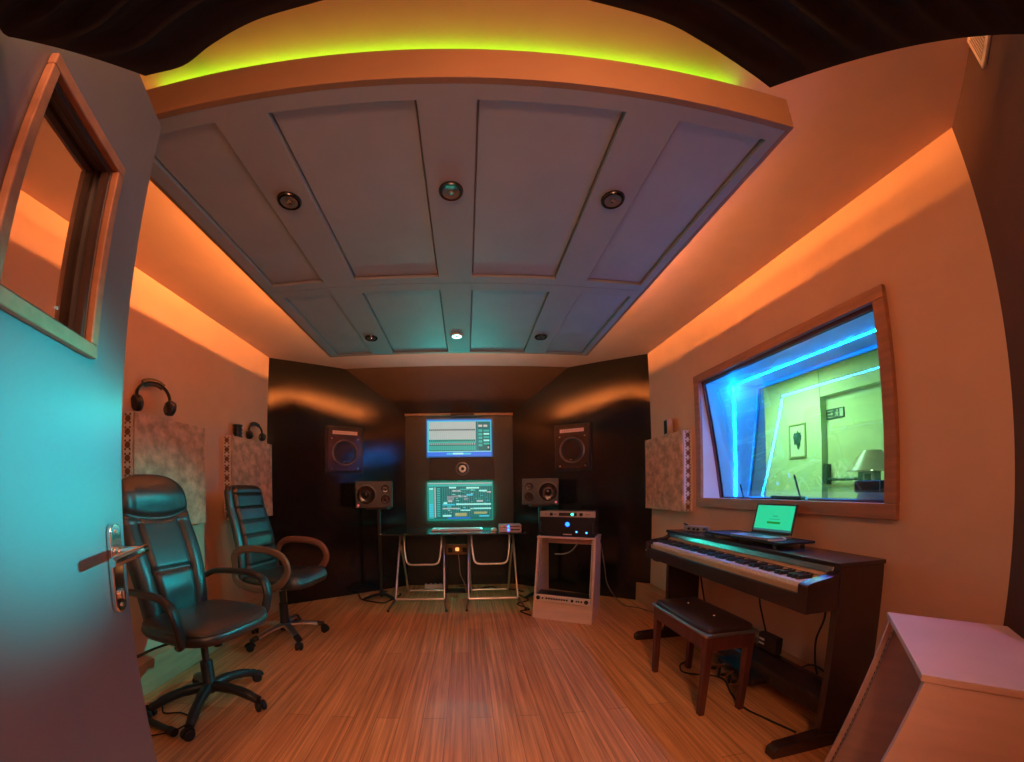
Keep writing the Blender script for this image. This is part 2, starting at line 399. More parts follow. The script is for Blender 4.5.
LAMPGLASS = mat('lamp_glass', (.25, .24, .23), .08, .3); LIT = emit('lit_teal_lamp', (.45, 1.0, .92), 6.0)
BEZ = mat('dark_chrome_bezel', (.10, .085, .08), .18, .9)
for x, y, lit, lab in ((-.70, 1.23, 0, 'unlit dark round downlight, near row, between the two left cloth panels'), (-.05, 1.23, 0, 'unlit dark round downlight, near row, on the middle strip of the ceiling panel'),
                       (.60, 1.23, 0, 'unlit dark round downlight, near row, between the two right cloth panels'), (-.71, 2.58, 0, 'unlit dark round downlight, far row, on the left strip above the black wall'),
                       (-.06, 2.58, 1, 'lit teal white downlight in the middle of the far row, above the screens'), (.58, 2.58, 0, 'unlit dark round downlight, far row, on the right strip of the ceiling panel')):
    t = thing('downlight', lab, 'ceiling light', (x, y, CZ), 0, 'downlights in the ceiling panel')
    R = .046
    MB().lathe([(R*.74, 0), (R*.76, -.010), (R*.95, -.011), (R*1.05, -.004), (R*1.05, 0)], seg=32).build('bezel', WHITE if lit else BEZ, t)
    if lit:
        MB().lathe([(.0, -.004), (R*.74, -.006), (R*.74, 0), (0, 0)], seg=28).build('lamp', LIT, t)
        MB().lathe([(.0, -.012), (R*.22, -.010), (R*.25, -.006)], seg=16).build('lamp_holder', DARKM, t)
    else:
        MB().lathe([(.0, -.003), (R*.4, -.005), (R*.74, -.009), (R*.74, 0), (0, 0)], seg=28).build('lamp', LAMPGLASS, t)
        MB().lathe([(0, -.012), (R*.20, -.010), (R*.24, -.004)], seg=14).build('lamp_holder', DSCREW, t)

# ================================================================== LENS HOOD SHAPE, BUILT AS A HANGING PANEL IN THE ROOM
edge = [(-.527, .205), (-.473, .252), (-.400, .308), (-.345, .308), (-.283, .292), (-.218, .277), (-.154, .269), (-.014, .253), (.122, .266), (.200, .274), (.257, .286), (.321, .300), (.401, .317), (.533, .222), (.643, .110)]
front = edge[2:13]
mb = MB(); FZ = 1.73
fp = smooth_path([(x, y, 0) for x, y in front], 6)
rows_ = []; NT = 60
def side_x(y, left):        # outer edges of the panel
    return (-.400-(.308-y)*1.15 if y > .2 else -.524+(.2-y)*.33) if left else .401+(.317-y)*1.16
for j in range(NT+1):
    t = j/NT; ring = []
    for i, p in enumerate(fp):
        f = i/(len(fp)-1)
        y = p.y-t*.42; xl, xr = side_x(y, True), side_x(y, False); xl = max(xl, -.524 if y > .2 else xl)
        x = xl+(xr-xl)*(p.x+.400)/(.801)
        fade = min(1, i/5, (len(fp)-1-i)/5)*min(1, t*12); z = FZ+.009*(1-math.cos(2*PI*(t*.42)/.034))*fade
        ring.append((x, y, z))
    rows_.append(ring)
vs = [p for r in rows_ for p in r]; nn = len(fp); o = len(vs)
vs += [(p[0], p[1], FZ+.055) for r in rows_ for p in r]
fs = []
for j in range(NT):
    for i in range(nn-1):
        a = j*nn+i; fs.append((a, a+1, a+nn+1, a+nn)); fs.append((o+a, o+a+nn, o+a+nn+1, o+a+1))
for i in range(nn-1): fs.append((i, o+i, o+i+1, i+1)); a = NT*nn+i; fs.append((a, a+1, o+a+1, o+a))
for j in range(NT): a = j*nn; fs.append((a, a+nn, o+a+nn, o+a)); a = j*nn+nn-1; fs.append((a, o+a, o+a+nn, a+nn))
mb.add(vs, fs)
bf = thing('acoustic_foam_baffle', 'black ribbed foam baffle with arched front edge hanging overhead at the entrance', 'acoustic foam', (0, 0, 0))
mb.build('foam', HOODM, bf, angle=60)
for x in (-.38, .38): b = MB(); b.cyl((x, .12, FZ+.05), (x, .12, ZC), .004, seg=8); b.build('hanging_wire', DARKM, bf)

# ================================================================== VENT ON THE DIAGONAL WALL
p1 = Vector((1.620, .4395, 2.52)); du = Vector((-.7338, -.6794, 0)); dn = Vector((-.6794, .7338, 0))
vt = thing('air_vent', 'small pale slotted air vent high on the dark diagonal wall', 'vent', p1, math.atan2(-.6794, -.7338))
b = MB(); b.box(0, .15, -.016, -.008, 0, .018); b.box(0, .15, -.016, -.008, .112, .13); b.box(0, .018, -.016, -.008, .018, .112); b.box(.132, .15, -.016, -.008, .018, .112); b.box(.004, .146, -.008, -.001, .004, .126)
VW = mat('pale_vent_plastic', (.80, .66, .55), .45)
o = b.build('frame', VW, vt, bevel=.002)
b = MB()
for k in range(7):
    x = .030+k*.015; b.box(x-.0028, x+.0028, -.017, -.009, .018, .112)
b.build('slats', VW, vt)
MB().box(.018, .132, -.0095, -.0085, .018, .112).build('backing', RUBBER, vt)

# ================================================================== ACOUSTIC PANELS ON THE SIDE WALLS
FRETW = mat('white_fretwork_board', (.78, .74, .70), .5, var=.02); FRETD = mat('fretwork_hole_shadow_board', (.20, .085, .055), .8)
def acoustic_panel(loc, rz, w, h, d, side, label):
    """local: back on y=0, face towards -y, x along the wall; side = +1/-1 which end carries the fretwork"""
    t = thing('sound_absorber', label, 'acoustic panel', loc, rz, 'felt acoustic panels on the side walls')
    b = MB(); b.box(.004, w-.004, -d+.006, -.012, .004, h-.004); b.build('core', mat('panel_core', (.25, .2, .17), .9), t)
    b = MB(); b.cbox((w/2, -d+.001, h/2), (w, .012, h)); b.build('felt_face', FELT, t, bevel=.004)
    for s in (-1, 1):
        b = MB(); x0, x1 = (-.004, .004) if s < 0 else (w-.004, w+.004)
        b.box(x0, x1, -d+.009, 0, 0, h)
        b.cur = 1
        if s == side:
            xs = x0 if s < 0 else x1; yc = (-d+.009)/2; n = 9
            for k in range(n):
                z = h*(k+.5)/n
                b.lathe([(0, .0012), (.021, .0012), (.021, 0)], (xs, yc, z), (s, 0, 0), 20)
                for a in range(4):
                    an = PI/4+a*PI/2; b.lathe([(0, .0012), (.0075, .0012), (.0075, 0)], (xs, yc+.029*math.cos(an)*.85, z+.036*math.sin(an)), (s, 0, 0), 12)
        b.build('side_board', [FRETW, FRETD], t)
    return t
# left wall: face towards +x -> rz = 90deg (local x -> +y, local -y -> +x)
acoustic_panel((XL, 1.85, .995), PI/2, .635, .725, .078, -1, 'mottled felt acoustic panel on the left wall behind the tall armchair')
acoustic_panel((XL, 2.82, .985), PI/2, .655, .73, .078, -1, 'mottled felt acoustic panel behind the ribbed chair beside the black corner')
acoustic_panel((XR, 3.445, 1.012), -PI/2, .655, .70, .09, 1, 'brown felt acoustic panel on the right wall next to the booth window')

def headphones(loc, rz, tilt, label, sc=1.0):
    t = thing('headphones', label, 'headphones', loc, rz, 'headphones on the acoustic panels')
    M = Matrix.Rotation(tilt, 4, 'X')
    arc = [M @ Vector((.085*math.cos(a)*sc, 0, (.10+.085*math.sin(a))*sc)) for a in [PI*k/24 for k in range(25)]]
    b = MB(); b.tube(arc, .010*sc, 10, squash=(1.3, .7)); b.build('headband', PLASTIC, t)
    b = MB(); b.tube([p*1.0 for p in arc[7:18]], .0135*sc, 10, squash=(1.5, .6)); b.build('headband_pad', LEATHER, t)
    for s in (-1, 1):
        b = MB(); c = M @ Vector((s*.083*sc, 0, .058*sc)); ax = M @ Vector((s, 0, -.12))
        b.lathe([(.0, .026*sc), (.022*sc, .026*sc), (.038*sc, .018*sc), (.042*sc, 0), (.0, 0)], c, ax, 28); cup = b.build('ear_cup', PLASTIC, t)
        b = MB(); b.lathe([(.018*sc, -.004*sc), (.030*sc, -.020*sc), (.041*sc, -.012*sc), (.043*sc, 0), (.02*sc, 0)], c, ax, 28); b.build('ear_pad', LEATHER, t)
        b = MB(); b.tube([arc[3] if s > 0 else arc[-4], M @ Vector((s*.092*sc, 0, .075*sc))], .005*sc, 8); b.build('yoke', CHROME, t)
    return t
headphones((-2.028, 2.02, 1.722), 1.22, -.12, 'black headphones with chrome yoke on the left acoustic panel behind the tall armchair', 1.25)
headphones((-2.038, 3.24, 1.718), 1.30, -.12, 'smaller black headphones on the acoustic panel beside the black corner', .95)
t = thing('cable_spool', 'black ribbed cylinder standing on the acoustic panel beside the smaller headphones', 'spool', (-2.045, 2.955, 1.715))
MB().lathe([(0, 0), (.040, 0), (.040, .012), (.034, .014), (.034, .030), (.040, .032), (.040, .044), (.034, .046), (.034, .064), (.040, .066), (.040, .078), (.034, .080), (.034, .1), (.040, .102), (.040, .114), (0, .114)], seg=28).build('body', PLASTIC, t)
MB().lathe([(.0, .1145), (.012, .1145), (.012, .1165), (0, .1165)], seg=16).build('hub', SILVER, t)
t = thing('small_device', 'small pale box with dark face on top of the right acoustic panel', 'device', (1.895, 3.06, 1.712), -.15)
b = MB(); b.cbox((0, 0, .075), (.055, .085, .15)); b.build('case', mat('tan_case', (.50, .38, .28), .5), t, bevel=.004)
b = MB(); b.box(-.0295, -.0275, -.034, .034, .012, .138); b.build('face', mat('dark_green_face', (.02, .06, .055), .25), t)

# ================================================================== OFFICE CHAIRS (built facing +x)
def star_base(t, R, a0, hub_z, leg_mat, flat):
    for k in range(5):
        a = a0+k*2*PI/5; c, s = math.cos(a), math.sin(a); perp = (-s, c)
        P = lambda r, z: (c*r, s*r, z)
        b = MB()
        if not flat:
            b.tube(smooth_path([P(.02, hub_z+.005), P(.12, hub_z), P(.22, hub_z-.022), P(R-.02, hub_z-.052), P(R, .062)], 5), [.030]*6+[.027]*7+[.024]*5+[.022]*3, 12, squash=(1, 1.0))
        else:
            b.tube(smooth_path([P(.02, hub_z), P(.14, hub_z-.006), P(R-.04, hub_z-.035), P(R, hub_z-.042)], 6), [.030]*6+[.026]*6+[.021]*7, 10, squash=(.62, 1.15))
        leg = b.build('leg', leg_mat, t)
        if flat:
            b = MB(); b.tube([P(R-.055, hub_z-.03), P(R+.002, hub_z-.042)], [.024, .023], 10, squash=(.8, 1.15)); b.build('leg_tip', PLASTIC, leg)
        b = MB(); b.cyl(P(R, .045), P(R, .080), .008, seg=10)
        an = a+.9; ax = Vector((math.cos(an), math.sin(an), 0)); ctr = Vector(P(R, .029))-Vector((-ax.y, ax.x, 0))*.012
        for s2 in (-1, 1):
            b.lathe([(0, -.010), (.024, -.010), (.029, -.006), (.029, .006), (.024, .010), (0, .010)], ctr+ax*.0165*s2, ax, 24)
        b.cyl(ctr-ax*.02, ctr+ax*.02, .008, seg=10)
        hood = [ctr+Vector((0, 0, 1))*.032*math.sin(q)+Vector((-ax.y, ax.x, 0))*.032*math.cos(q) for q in [PI*.05+PI*.9*i/8 for i in range(9)]]
        b.tube(hood, .006, 8, squash=(1, 2.4))
        b.build('caster', RUBBER, leg)

def back_surface(mb, spine, hw, th, feature, nf=34, n=40):
    rings = []
    for i in range(nf+1):
        t = i/nf; (x, z), (tx, tz) = spine(t); nx, nz = tz, -tx      # nx: forward normal
        w = hw(t); d = th(t); ring = []
        for k in range(n):
            a = 2*PI*k/n; c, s = math.cos(a), math.sin(a)
            y = w*math.copysign(abs(s)**.55, s); dep = d*math.copysign(abs(c)**.7, c)
            if c > 0: dep += feature(y/max(w, 1e-4), t)*min(1, c*1.6)
            ring.append((x+nx*dep, y, z+nz*dep))
        rings.append(ring)
    mb.loft(rings)
def bump(v, c, w): return math.exp(-((v-c)/w)**2)

# --- tall executive armchair, near the door
ch = thing('office_chair', 'tall black leather armchair with padded headrest nearest the open door', 'chair', (-1.485, 1.735, 0), math.radians(-14), 'black leather office chairs')
star_base(ch, .31, math.radians(13), .118, PLASTIC, False)
b = MB(); b.lathe([(0, .09), (.042, .09), (.044, .13), (.036, .14), (.034, .27), (.031, .275), (0, .275)], seg=24); b.build('column', PLASTIC, ch)
b = MB(); b.lathe([(0, .27), (.020, .27), (.020, .445), (0, .445)], seg=20); b.build('gas_piston', DARKM, ch)
b = MB(); b.cbox((.0, 0, .452), (.26, .16, .035)); b.cbox((.03, 0, .422), (.16, .10, .04)); b.build('tilt_mechanism', PLASTIC, ch, bevel=.008)
b = MB(); b.tube([(-.03, -.05, .435), (-.10, -.22, .415), (-.13, -.32, .395)], [.007, .006, .010], 8); b.build('tilt_lever', PLASTIC, ch)
b = MB(); b.cyl((.12, .0, .385), (.12, 0, .435), .022); b.build('tension_knob', PLASTIC, ch)
def seat_top(dx): return lambda x, y: dx
b = MB()
zt = .505
lv = [(.86, 0.476), (.96, 0.480), (1.0, 0.496), (1.015, 0.510), (1.0, 0.525), (.985, 0.531), (.995, 0.537)]
f = lambda base, dome: (lambda x, y: base+dome*(1-min(1, ((x-.04)/.30)**2))*(1-min(1, (y/.27)**2))-.020*max(0, (x-.20)/.14)**2)
lv += [(.99, f(0.544, .004)), (.95, f(0.552, .008)), (.85, f(0.558, .010)), (.62, f(0.559, .013)), (.30, f(0.558, .014)), (.03, f(0.558, .014))]
b.cushion(.045, 0, .295, .262, lv, 3.4, 56); b.build('seat', LEATHER, ch, angle=60)
def spineA(t):
    x = lambda t: -.205-.235*t+.045*math.sin(PI*min(1, t*1.5))*(1 if t < .67 else 0)+.02*t*t
    z = lambda t: .455+.875*t
    e_ = .01; dx, dz = x(t+e_)-x(t-e_), z(t+e_)-z(t-e_); l = math.hypot(dx, dz)
    return (x(t), z(t)), (dx/l, dz/l)
def hwA(t):
    w = .185+.05*math.sin(PI*min(1, t/1.1)*.62)
    if t > .86: w *= math.sqrt(max(.02, 1-((t-.86)/.145)**2))**.75
    if t < .06: w *= .85+.15*t/.06
    return w*(1-.26*max(0, t-.45))
def thA(t): return .046*(1 if t < .85 else math.sqrt(max(.03, 1-((t-.85)/.155)**2)))
def featA(y, t):
    g = .70+.06*y*y
    v = .030*bump(t, .845, .10)*(1-.3*y*y)
    v -= .020*bump(t, g, .016)
    if .05 < t < g:
        k = min(1, (g-t)/.05, (t-.05)/.05)
        v += k*(.014*bump(abs(y), .80, .22) - .014*bump(abs(y), .56, .045))
        v += k*.010*(1 if abs(y) < .5 else 0)*(1-.5*bump(t, .55, .2))
        if abs(y) < .56: v -= .014*bump(t, .37, .016)
        v += .010*bump(t, .26, .10)*(1 if abs(y) < .52 else 0)
    v += .0022*math.sin(y*31+t*9)*bump(t, .80, .08)+.0018*math.sin(y*23-t*40)*bump(t, .22, .12)
    return v
b = MB(); back_surface(b, spineA, hwA, thA, featA, 90, 72); b.build('backrest', LEATHER, ch, angle=75)
b = MB(); b.tube(smooth_path([(.02, 0, .446), (-.18, 0, .446), (-.255, 0, .50), (-.265, 0, .64)], 5), .03, 8, squash=(.4, 1.6)); b.build('back_bracket', PLASTIC, ch)
for s in (-1, 1):
    b = MB(); y = s*.275
    b.tube(smooth_path([(-.245, s*.235, .700), (-.20, y, .722), (-.06, s*.290, .730), (.11, s*.292, .725), (.195, s*.292, .690), (.225, s*.288, .62), (.225, s*.280, .57), (.205, s*.262, .500), (.14, s*.235, .480)], 6), .0245, 12, squash=(.72, 1.15))
    b.build('armrest', PLASTIC, ch)

# --- ribbed chair with bronze arms, further in
c2 = thing('office_chair', 'black ribbed leather chair with bronze loop arms beside the black wall', 'chair', (-1.535, 2.74, 0), math.radians(-7), 'black leather office chairs')
star_base(c2, .315, math.radians(35), .120, STEEL, True)
b = MB(); b.lathe([(0, .075), (.040, .075), (.044, .13), (.036, .15), (.034, .30), (.026, .305), (.026, .44), (0, .44)], seg=24); b.build('column', PLASTIC, c2)
b = MB(); b.cbox((.02, 0, .457), (.22, .15, .045)); b.cbox((-.02, 0, .427), (.06, .06, .04)); b.build('tilt_mechanism', SILVER, c2, bevel=.006)
b = MB(); b.lathe([(0, .0), (.022, .0), (.024, .05), (0, .05)], (-.03, -.16, .397), seg=18); b.cyl((-.03, -.16, .442), (-.03, -.05, .457), .007, seg=8); b.build('tension_knob', PLASTIC, c2)
b = MB()
f2 = lambda base, dome: (lambda x, y: base+dome*(1-min(1, (y/.26)**2))+.012*bump(x, .20, .08)-.038*max(0, (x-.20)/.12)**2)
b.cushion(.040, 0, .300, .255, [(.86, 0.477), (.97, 0.484), (1.0, .505), (1.005, .526), (.99, f2(0.548, .0)), (.95, f2(0.562, .004)), (.86, f2(0.570, .006)), (.6, f2(0.572, .007)), (.3, f2(0.572, .007)), (.03, f2(0.572, .007))], 4.2, 56)
b.build('seat', LEATHER, c2, angle=60)
def spineB(t):
    x = lambda t: -.215-.13*t+.035*math.sin(PI*min(1, t*1.3))
    z = lambda t: .48+.80*t
    e_ = .01; dx, dz = x(t+e_)-x(t-e_), z(t+e_)-z(t-e_); l = math.hypot(dx, dz)
    return (x(t), z(t)), (dx/l, dz/l)
def hwB(t):
    w = .245-.035*t
    if t > .93: w *= math.sqrt(max(.05, 1-((t-.93)/.078)**2))**.5
    return w
def thB(t): return .040*(1 if t < .93 else math.sqrt(max(.05, 1-((t-.93)/.078)**2)))
def featB(y, t):
    v = .018*(1 if abs(y) < .70 else 0)*min(1, (.985-t)/.03 if t < .985 else 0)
    v -= .016*bump(abs(y), .74, .035)
    if abs(y) < .74:
        for g in (.06, .20, .34, .48, .62, .76, .90): v -= .015*bump(t, g, .010)
    return v
b = MB(); back_surface(b, spineB, hwB, thB, featB, 120, 72); b.build('backrest', LEATHER, c2, angle=75)
for s in (-1, 1):
    y = s*.285; b = MB()
    loop = smooth_path([(-.235, s*.255, .645), (-.20, y, .750), (-.10, y, .795), (.09, y, .790), (.215, y, .750), (.265, y, .66), (.22, y, .565), (.13, y, .505), (.02, s*.280, .490), (-.13, s*.275, .505), (-.215, s*.262, .535), (-.245, s*.255, .585)], 6)
    b.tube(loop[:-1], .025, 12, closed=True, squash=(.62, 1.15)); b.build('armrest', BRONZE, c2)

# --- black stand leg and cable half hidden by the door
t = thing('floor_stand_leg', 'thick black tube end lying on the floor beside the open door', 'stand', (0, 0, 0))
b = MB(); b.cyl((-1.80, 1.515, .032), (-1.495, 1.43, .032), .017, seg=16); b.build('tube', PLASTIC, t)
b = MB(); b.cyl((-1.515, 1.4355, .032), (-1.470, 1.423, .032), .022, seg=18); b.build('end_cap', RUBBER, t)
b = MB(); b.tube(smooth_path([(-1.90, 1.62, .006), (-1.78, 1.66, .006), (-1.70, 1.60, .006), (-1.60, 1.62, .006), (-1.50, 1.57, .006), (-1.52, 1.47, .006), (-1.62, 1.40, .006), (-1.72, 1.33, .006)], 8), .0045, 8)
tag(b.build('floor_cable', RUBBER), 'thin black cable winding on the floor under the tall armchair', 'cable')

RZ1 = math.radians(-29)
def on_r(x, y, z): c, s = math.cos(RZ1), math.sin(RZ1); return (.609+c*x-s*y, 3.205+s*x+c*y, z)
# ================================================================== FRONT OF THE ROOM: SPEAKERS, SCREENS, DESK
def wall_frame(line, s, z):
    p, q = line; d = (q-p).normalized(); return p+d*s+Vector((0, 0, z)), d
def main_monitor(line, s0, label, flip):
    c, d = wall_frame(line, s0, 1.70)
    ang = math.atan2(d.y, d.x) if d.x > 0 else math.atan2(-d.y, -d.x)     # local x to the right in the picture, -y into the room
    t = thing('studio_monitor_speaker', label, 'speaker', c, ang, 'large wall speakers')
    w, h = .400, .505
    o_, i_ = rounded(-w/2-.018, w/2+.018, -h/2-.018, h/2+.018, .004, 2), rounded(-w/2, w/2, -h/2, h/2, .02, 5)
    b = MB(); b.prism(rounded(-w/2-.022, w/2+.022, -h/2-.022, h/2+.022, .006, 3), -.024, -.001, 'y'); b.build('surround', RUBBER, t, bevel=.002)
    b = MB(); NP = 64; oc, ic = [], []
    for k in range(NP):
        a = 2*PI*(k+.5)/NP; ca, sa = math.cos(a), math.sin(a)
        ic.append((.130*ca, -.035+.130*sa))
        tt = min((w/2)/abs(ca) if abs(ca) > 1e-6 else 9, ((h/2+.035) if sa > 0 else (h/2-.035))/abs(sa) if abs(sa) > 1e-6 else 9)
        oc.append((tt*ca, -.035+tt*sa))
    b.loft([[(p[0], -.020, p[1]) for p in oc], [(p[0], -.050, p[1]) for p in oc], [(p[0], -.050, p[1]) for p in ic], [(p[0], -.020, p[1]) for p in ic]], close=True); b.build('cabinet', mat('brown_speaker_veneer', (.040, .017, .011), .25, var=.2, scale=5, stretch=(1, 1, 8)), t, bevel=.006)
    b = MB(); b.cbox((0, -.0515, h/2-.060), (w*.72, .004, .040)); b.build('name_strip', mat('pink_silver_strip', (.80, .56, .46), .4, .1), t, bevel=.001)
    b = MB(); b.cyl((0, -.052, h/2-.060), (0, -.0545, h/2-.060), .003, seg=8)
    for k in range(9): b.cbox((-.11+.0275*k, -.054, h/2-.060), (.014, .0012, .010))
    b.build('name_strip_lettering', mat('strip_lettering', (.52, .34, .28), .5), t)
    R = .148; zc = -.035
    b = MB(); b.lathe([(R*1.02, -.004), (R*1.02, .010), (R*.96, .013), (R*.89, .008), (R*.88, 0)], (0, -.050, zc), (0, -1, 0), 56); b.build('woofer_ring', mat('grey_brown_ring', (.14, .095, .08), .3, .4), t)
    b = MB(); b.lathe([(R*.885, .006), (R*.83, .014), (R*.76, .006), (R*.75, .0)], (0, -.050, zc), (0, -1, 0), 56); b.build('woofer_surround', RUBBER, t)
    b = MB(); b.lathe([(R*.80, .003), (R*.74, .002), (R*.62, -.008), (R*.48, -.017), (R*.34, -.023), (R*.27, -.025), (0, -.025)], (0, -.050, zc), (0, -1, 0), 56, ); b.build('woofer_cone', CONE, t)
    b = MB(); b.ell((0, -.028, zc), (R*.30, .020, R*.30), 24, 14); b.build('dust_cap', CONE, t)
    for sx in (-1, 1):
        for dz in (.125, -.215):
            b = MB(); b.lathe([(0, .004), (.007, .004), (.010, 0)], (sx*.150, -.050, dz), (0, -1, 0), 14); b.build('bolt', DSCREW, t)
    b = MB(); b.lathe([(0, .004), (.007, .004), (.009, 0)], (-.015, -.051+.0, zc-R*.73), (0, -1, 0), 12); b.build('bolt', DSCREW, t)
    return t
main_monitor(LW, .83, 'large brown framed woofer on the left angled black wall', 1)
main_monitor(RW, .865, 'large brown framed woofer on the right angled black wall', -1)

def nearfield(loc, rz, woofer, label):
    t = thing('nearfield_speaker', label, 'speaker', loc, rz, 'three-driver desk speakers')
    w, h, d = .40, .292, .26
    b = MB(); b.cbox((0, d/2, h/2), (w, d, h)); b.build('cabinet', SPKG, t, bevel=.008)
    s = woofer
    def drv(x, z, R, nm):
        b = MB(); b.lathe([(R*1.05, 0), (R*1.05, .006), (R*.95, .007), (R*.9, .001)], (x, -.0005, z), (0, -1, 0), 40); o = b.build(nm, mat('driver_ring', (.10, .095, .09), .35, .3), t)
        b = MB(); b.lathe([(R*.93, .001), (R*.86, .006), (R*.76, .0015), (R*.40, .0008), (0, .0008)], (x, -.0005, z), (0, -1, 0), 40); b.build('cone', CONE, o)
        b = MB(); b.ell((x, -.001, z), (R*.34, R*.16, R*.34), 18, 10); b.build('dome', CONE, o)
    drv(-s*.085, .142, .108, 'woofer'); drv(s*.122, .205, .046, 'tweeter'); drv(s*.122, .092, .052, 'midrange_driver')
    b = MB(); b.lathe([(0, .003), (.010, .003), (.012, 0)], ((-.17 if s > 0 else .17), -.0005, .030), (0, -1, 0), 14); b.build('badge', emit('pink_red_badge', (1, .18, .22), .55), t)
    return t
nearfield((-1.010, 3.80, 1.037), .20, 1, 'grey three-driver speaker on the tall stand at the left of the screens')
nearfield((.810, 3.80, 1.046), -.20, -1, 'grey three-driver speaker behind the rack amplifier at the right of the screens')
def spk_stand(x, y, z1, label, base=True):
    t = thing('speaker_stand', label, 'speaker stand', (x, y, 0), 0, 'black speaker stands')
    b = MB(); b.cyl((0, 0, .02), (0, 0, z1-.02), .020, seg=18); b.build('pole', PLASTIC, t)
    b = MB(); b.cbox((0, 0, z1-.0105), (.24, .20, .019)); b.build('top_plate', PLASTIC, t, bevel=.003)
    for a in (-2.6, -.55, 1.55):
        b = MB(); b.tube([(0, 0, .055), (.12*math.cos(a), .12*math.sin(a), .040), (.21*math.cos(a), .21*math.sin(a), .018)], [.026, .024, .017], 10, squash=(.6, 1.4)); b.build('leg', PLASTIC, t)
    return t
spk_stand(-.985, 3.90, 1.037, 'black speaker stand with splayed foot near the left trestle')
spk_stand(.830, 3.90, 1.046, 'black speaker stand mostly hidden behind the wooden rack')

# --- screens
def E(n, c, s=1.0): return emit('screen_'+n, c, s*SCREEN)
def screen_mesh(items, pal):
    mb = MB()
    for k, (x0, x1, z0, z1, c, lay) in enumerate(items):
        mb.cur = c; y = -.0012*lay
        mb.add([(x0, y, z0), (x1, y, z0), (x1, y, z1), (x0, y, z1)], [(0, 1, 2, 3)])
    return mb
PALS = [E('teal', (.03, .50, .43)), E('pale', (.42, .56, .54)), E('dark', (.0, .05, .05)), E('blue', (.02, .20, .85)), E('bright', (.35, .95, .85)), E('deep', (.0, .15, .15)), E('grey', (.20, .30, .33)), E('sand', (.36, .42, .18)), E('cyan', (.05, .62, .80))]
W_, H_ = .80, .455
def monitor(zc, label, items, glow, bezel):
    t = thing('monitor', label, 'screen', (-.080, 4.385, zc))
    b = MB(); b.box(-W_/2-.012, W_/2+.012, .004, .034, -H_/2-.014, H_/2+.012); b.build('case', PLASTIC, t, bevel=.003)
    b = MB(); 
    b.box(-W_/2-.012, W_/2+.012, -.004, .004, H_/2, H_/2+.012); b.box(-W_/2-.012, W_/2+.012, -.004, .004, -H_/2-.014, -H_/2)
    b.box(-W_/2-.012, -W_/2, -.004, .004, -H_/2, H_/2); b.box(W_/2, W_/2+.012, -.004, .004, -H_/2, H_/2)
    b.build('bezel', bezel, t)
    mb = screen_mesh(items, PALS); mb.build('screen', PALS, t, smooth=False, fix=False)
    b = MB(); b.cbox((0, .05, 0), (.2, .034, .2)); b.build('wall_mount', DARKM, t)
    b = MB(); q = .012
    b.box(-W_/2-.004, W_/2+.004, .035, .039, H_/2-.004, H_/2-.004+q); b.box(-W_/2-.004, W_/2+.004, .035, .039, -H_/2+.002-q, -H_/2+.002)
    b.box(-W_/2-.008, -W_/2-.008+q, .035, .039, -H_/2+.03, H_/2-.03); b.box(W_/2+.008-q, W_/2+.008, .035, .039, -H_/2+.03, H_/2-.03)
    b.build('backlight_strip', glow, t, smooth=False)
    return t
X = lambda f: -W_/2+W_*f
Z = lambda f: H_/2-H_*f          # f measured from the top
it = [(X(0), X(1), Z(1), Z(0), 8, 0)]
it.append((X(.02), X(.76), Z(.87), Z(.045), 0, 1)); it.append((X(.025), X(.755), Z(.545), Z(.055), 1, 2)); it.append((X(.025), X(.755), Z(.86), Z(.64), 5, 2))
for k in range(24):
    x0 = .028+.0303*k
    it.append((X(x0+.002), X(x0+.020), Z(.30), Z(.255), 2, 3)); it.append((X(x0+.026), X(x0+.029), Z(.54), Z(.06), 6, 3))
    it.append((X(x0+.002), X(x0+.020), Z(.60), Z(.555), 2, 3)); it.append((X(x0+.004), X(x0+.018), Z(.69), Z(.645), 1, 3))
    it.append((X(x0+.001), X(x0+.024), Z(.84), Z(.715), 0, 3))
it += [(X(.765), X(.785), Z(.86), Z(.05), 2, 2), (X(.79), X(.985), Z(.86), Z(.05), 5, 1)]
it += [(X(.80), X(.86), Z(.20), Z(.14), 1, 2), (X(.88), X(.94), Z(.20), Z(.14), 1, 2)]
for k in range(5):
    it.append((X(.80), X(.86), Z(.34+.1*k), Z(.27+.1*k), 0, 2)); it.append((X(.88), X(.97), Z(.33+.09*k), Z(.28+.09*k), 4 if k % 2 else 0, 2))
it += [(X(.93), X(.985), Z(.84), Z(.70), 2, 3), (X(.94), X(.965), Z(.80), Z(.74), 1, 4)]
it += [(X(0), X(1), Z(1), Z(.885), 3, 2), (X(.30), X(.68), Z(.96), Z(.915), 8, 3), (X(.40), X(.56), Z(.96), Z(.91), 4, 4), (X(0), X(1), Z(.885), Z(.87), 4, 3), (X(0), X(1), Z(.022), Z(0), 3, 3)]
BB = emit('blue_bezel_glow', (.0, .24, .80), .38); BG = emit('green_bezel_glow', (.0, .46, .36), .40)
GLOWB = emit('blue_teal_backlight', (.0, .70, .80), BACKLIGHT*.3); GLOWT = emit('green_teal_backlight', (.0, .85, .55), BACKLIGHT)
monitor(1.875, 'upper wall screen showing a pale mixer layout with a blue bar', it, GLOWB, BB)
it = [(X(0), X(1), Z(1), Z(0), 5, 0), (X(0), X(1), Z(.03), Z(0), 1, 1), (X(0), X(1), Z(.10), Z(.04), 0, 1), (X(.01), X(.09), Z(.98), Z(.12), 0, 1), (X(.10), X(.12), Z(.95), Z(.12), 1, 2), (X(.13), X(.20), Z(.95), Z(.12), 5, 1)]
rr = random.Random(5)
for k in range(13):
    z0 = .14+.062*k
    it.append((X(.14), X(.19), Z(z0+.04), Z(z0), 0, 2))
    it.append((X(.02), X(.08), Z(z0+.04), Z(z0), 8 if k > 6 else 4 if k == 0 else 0, 2))
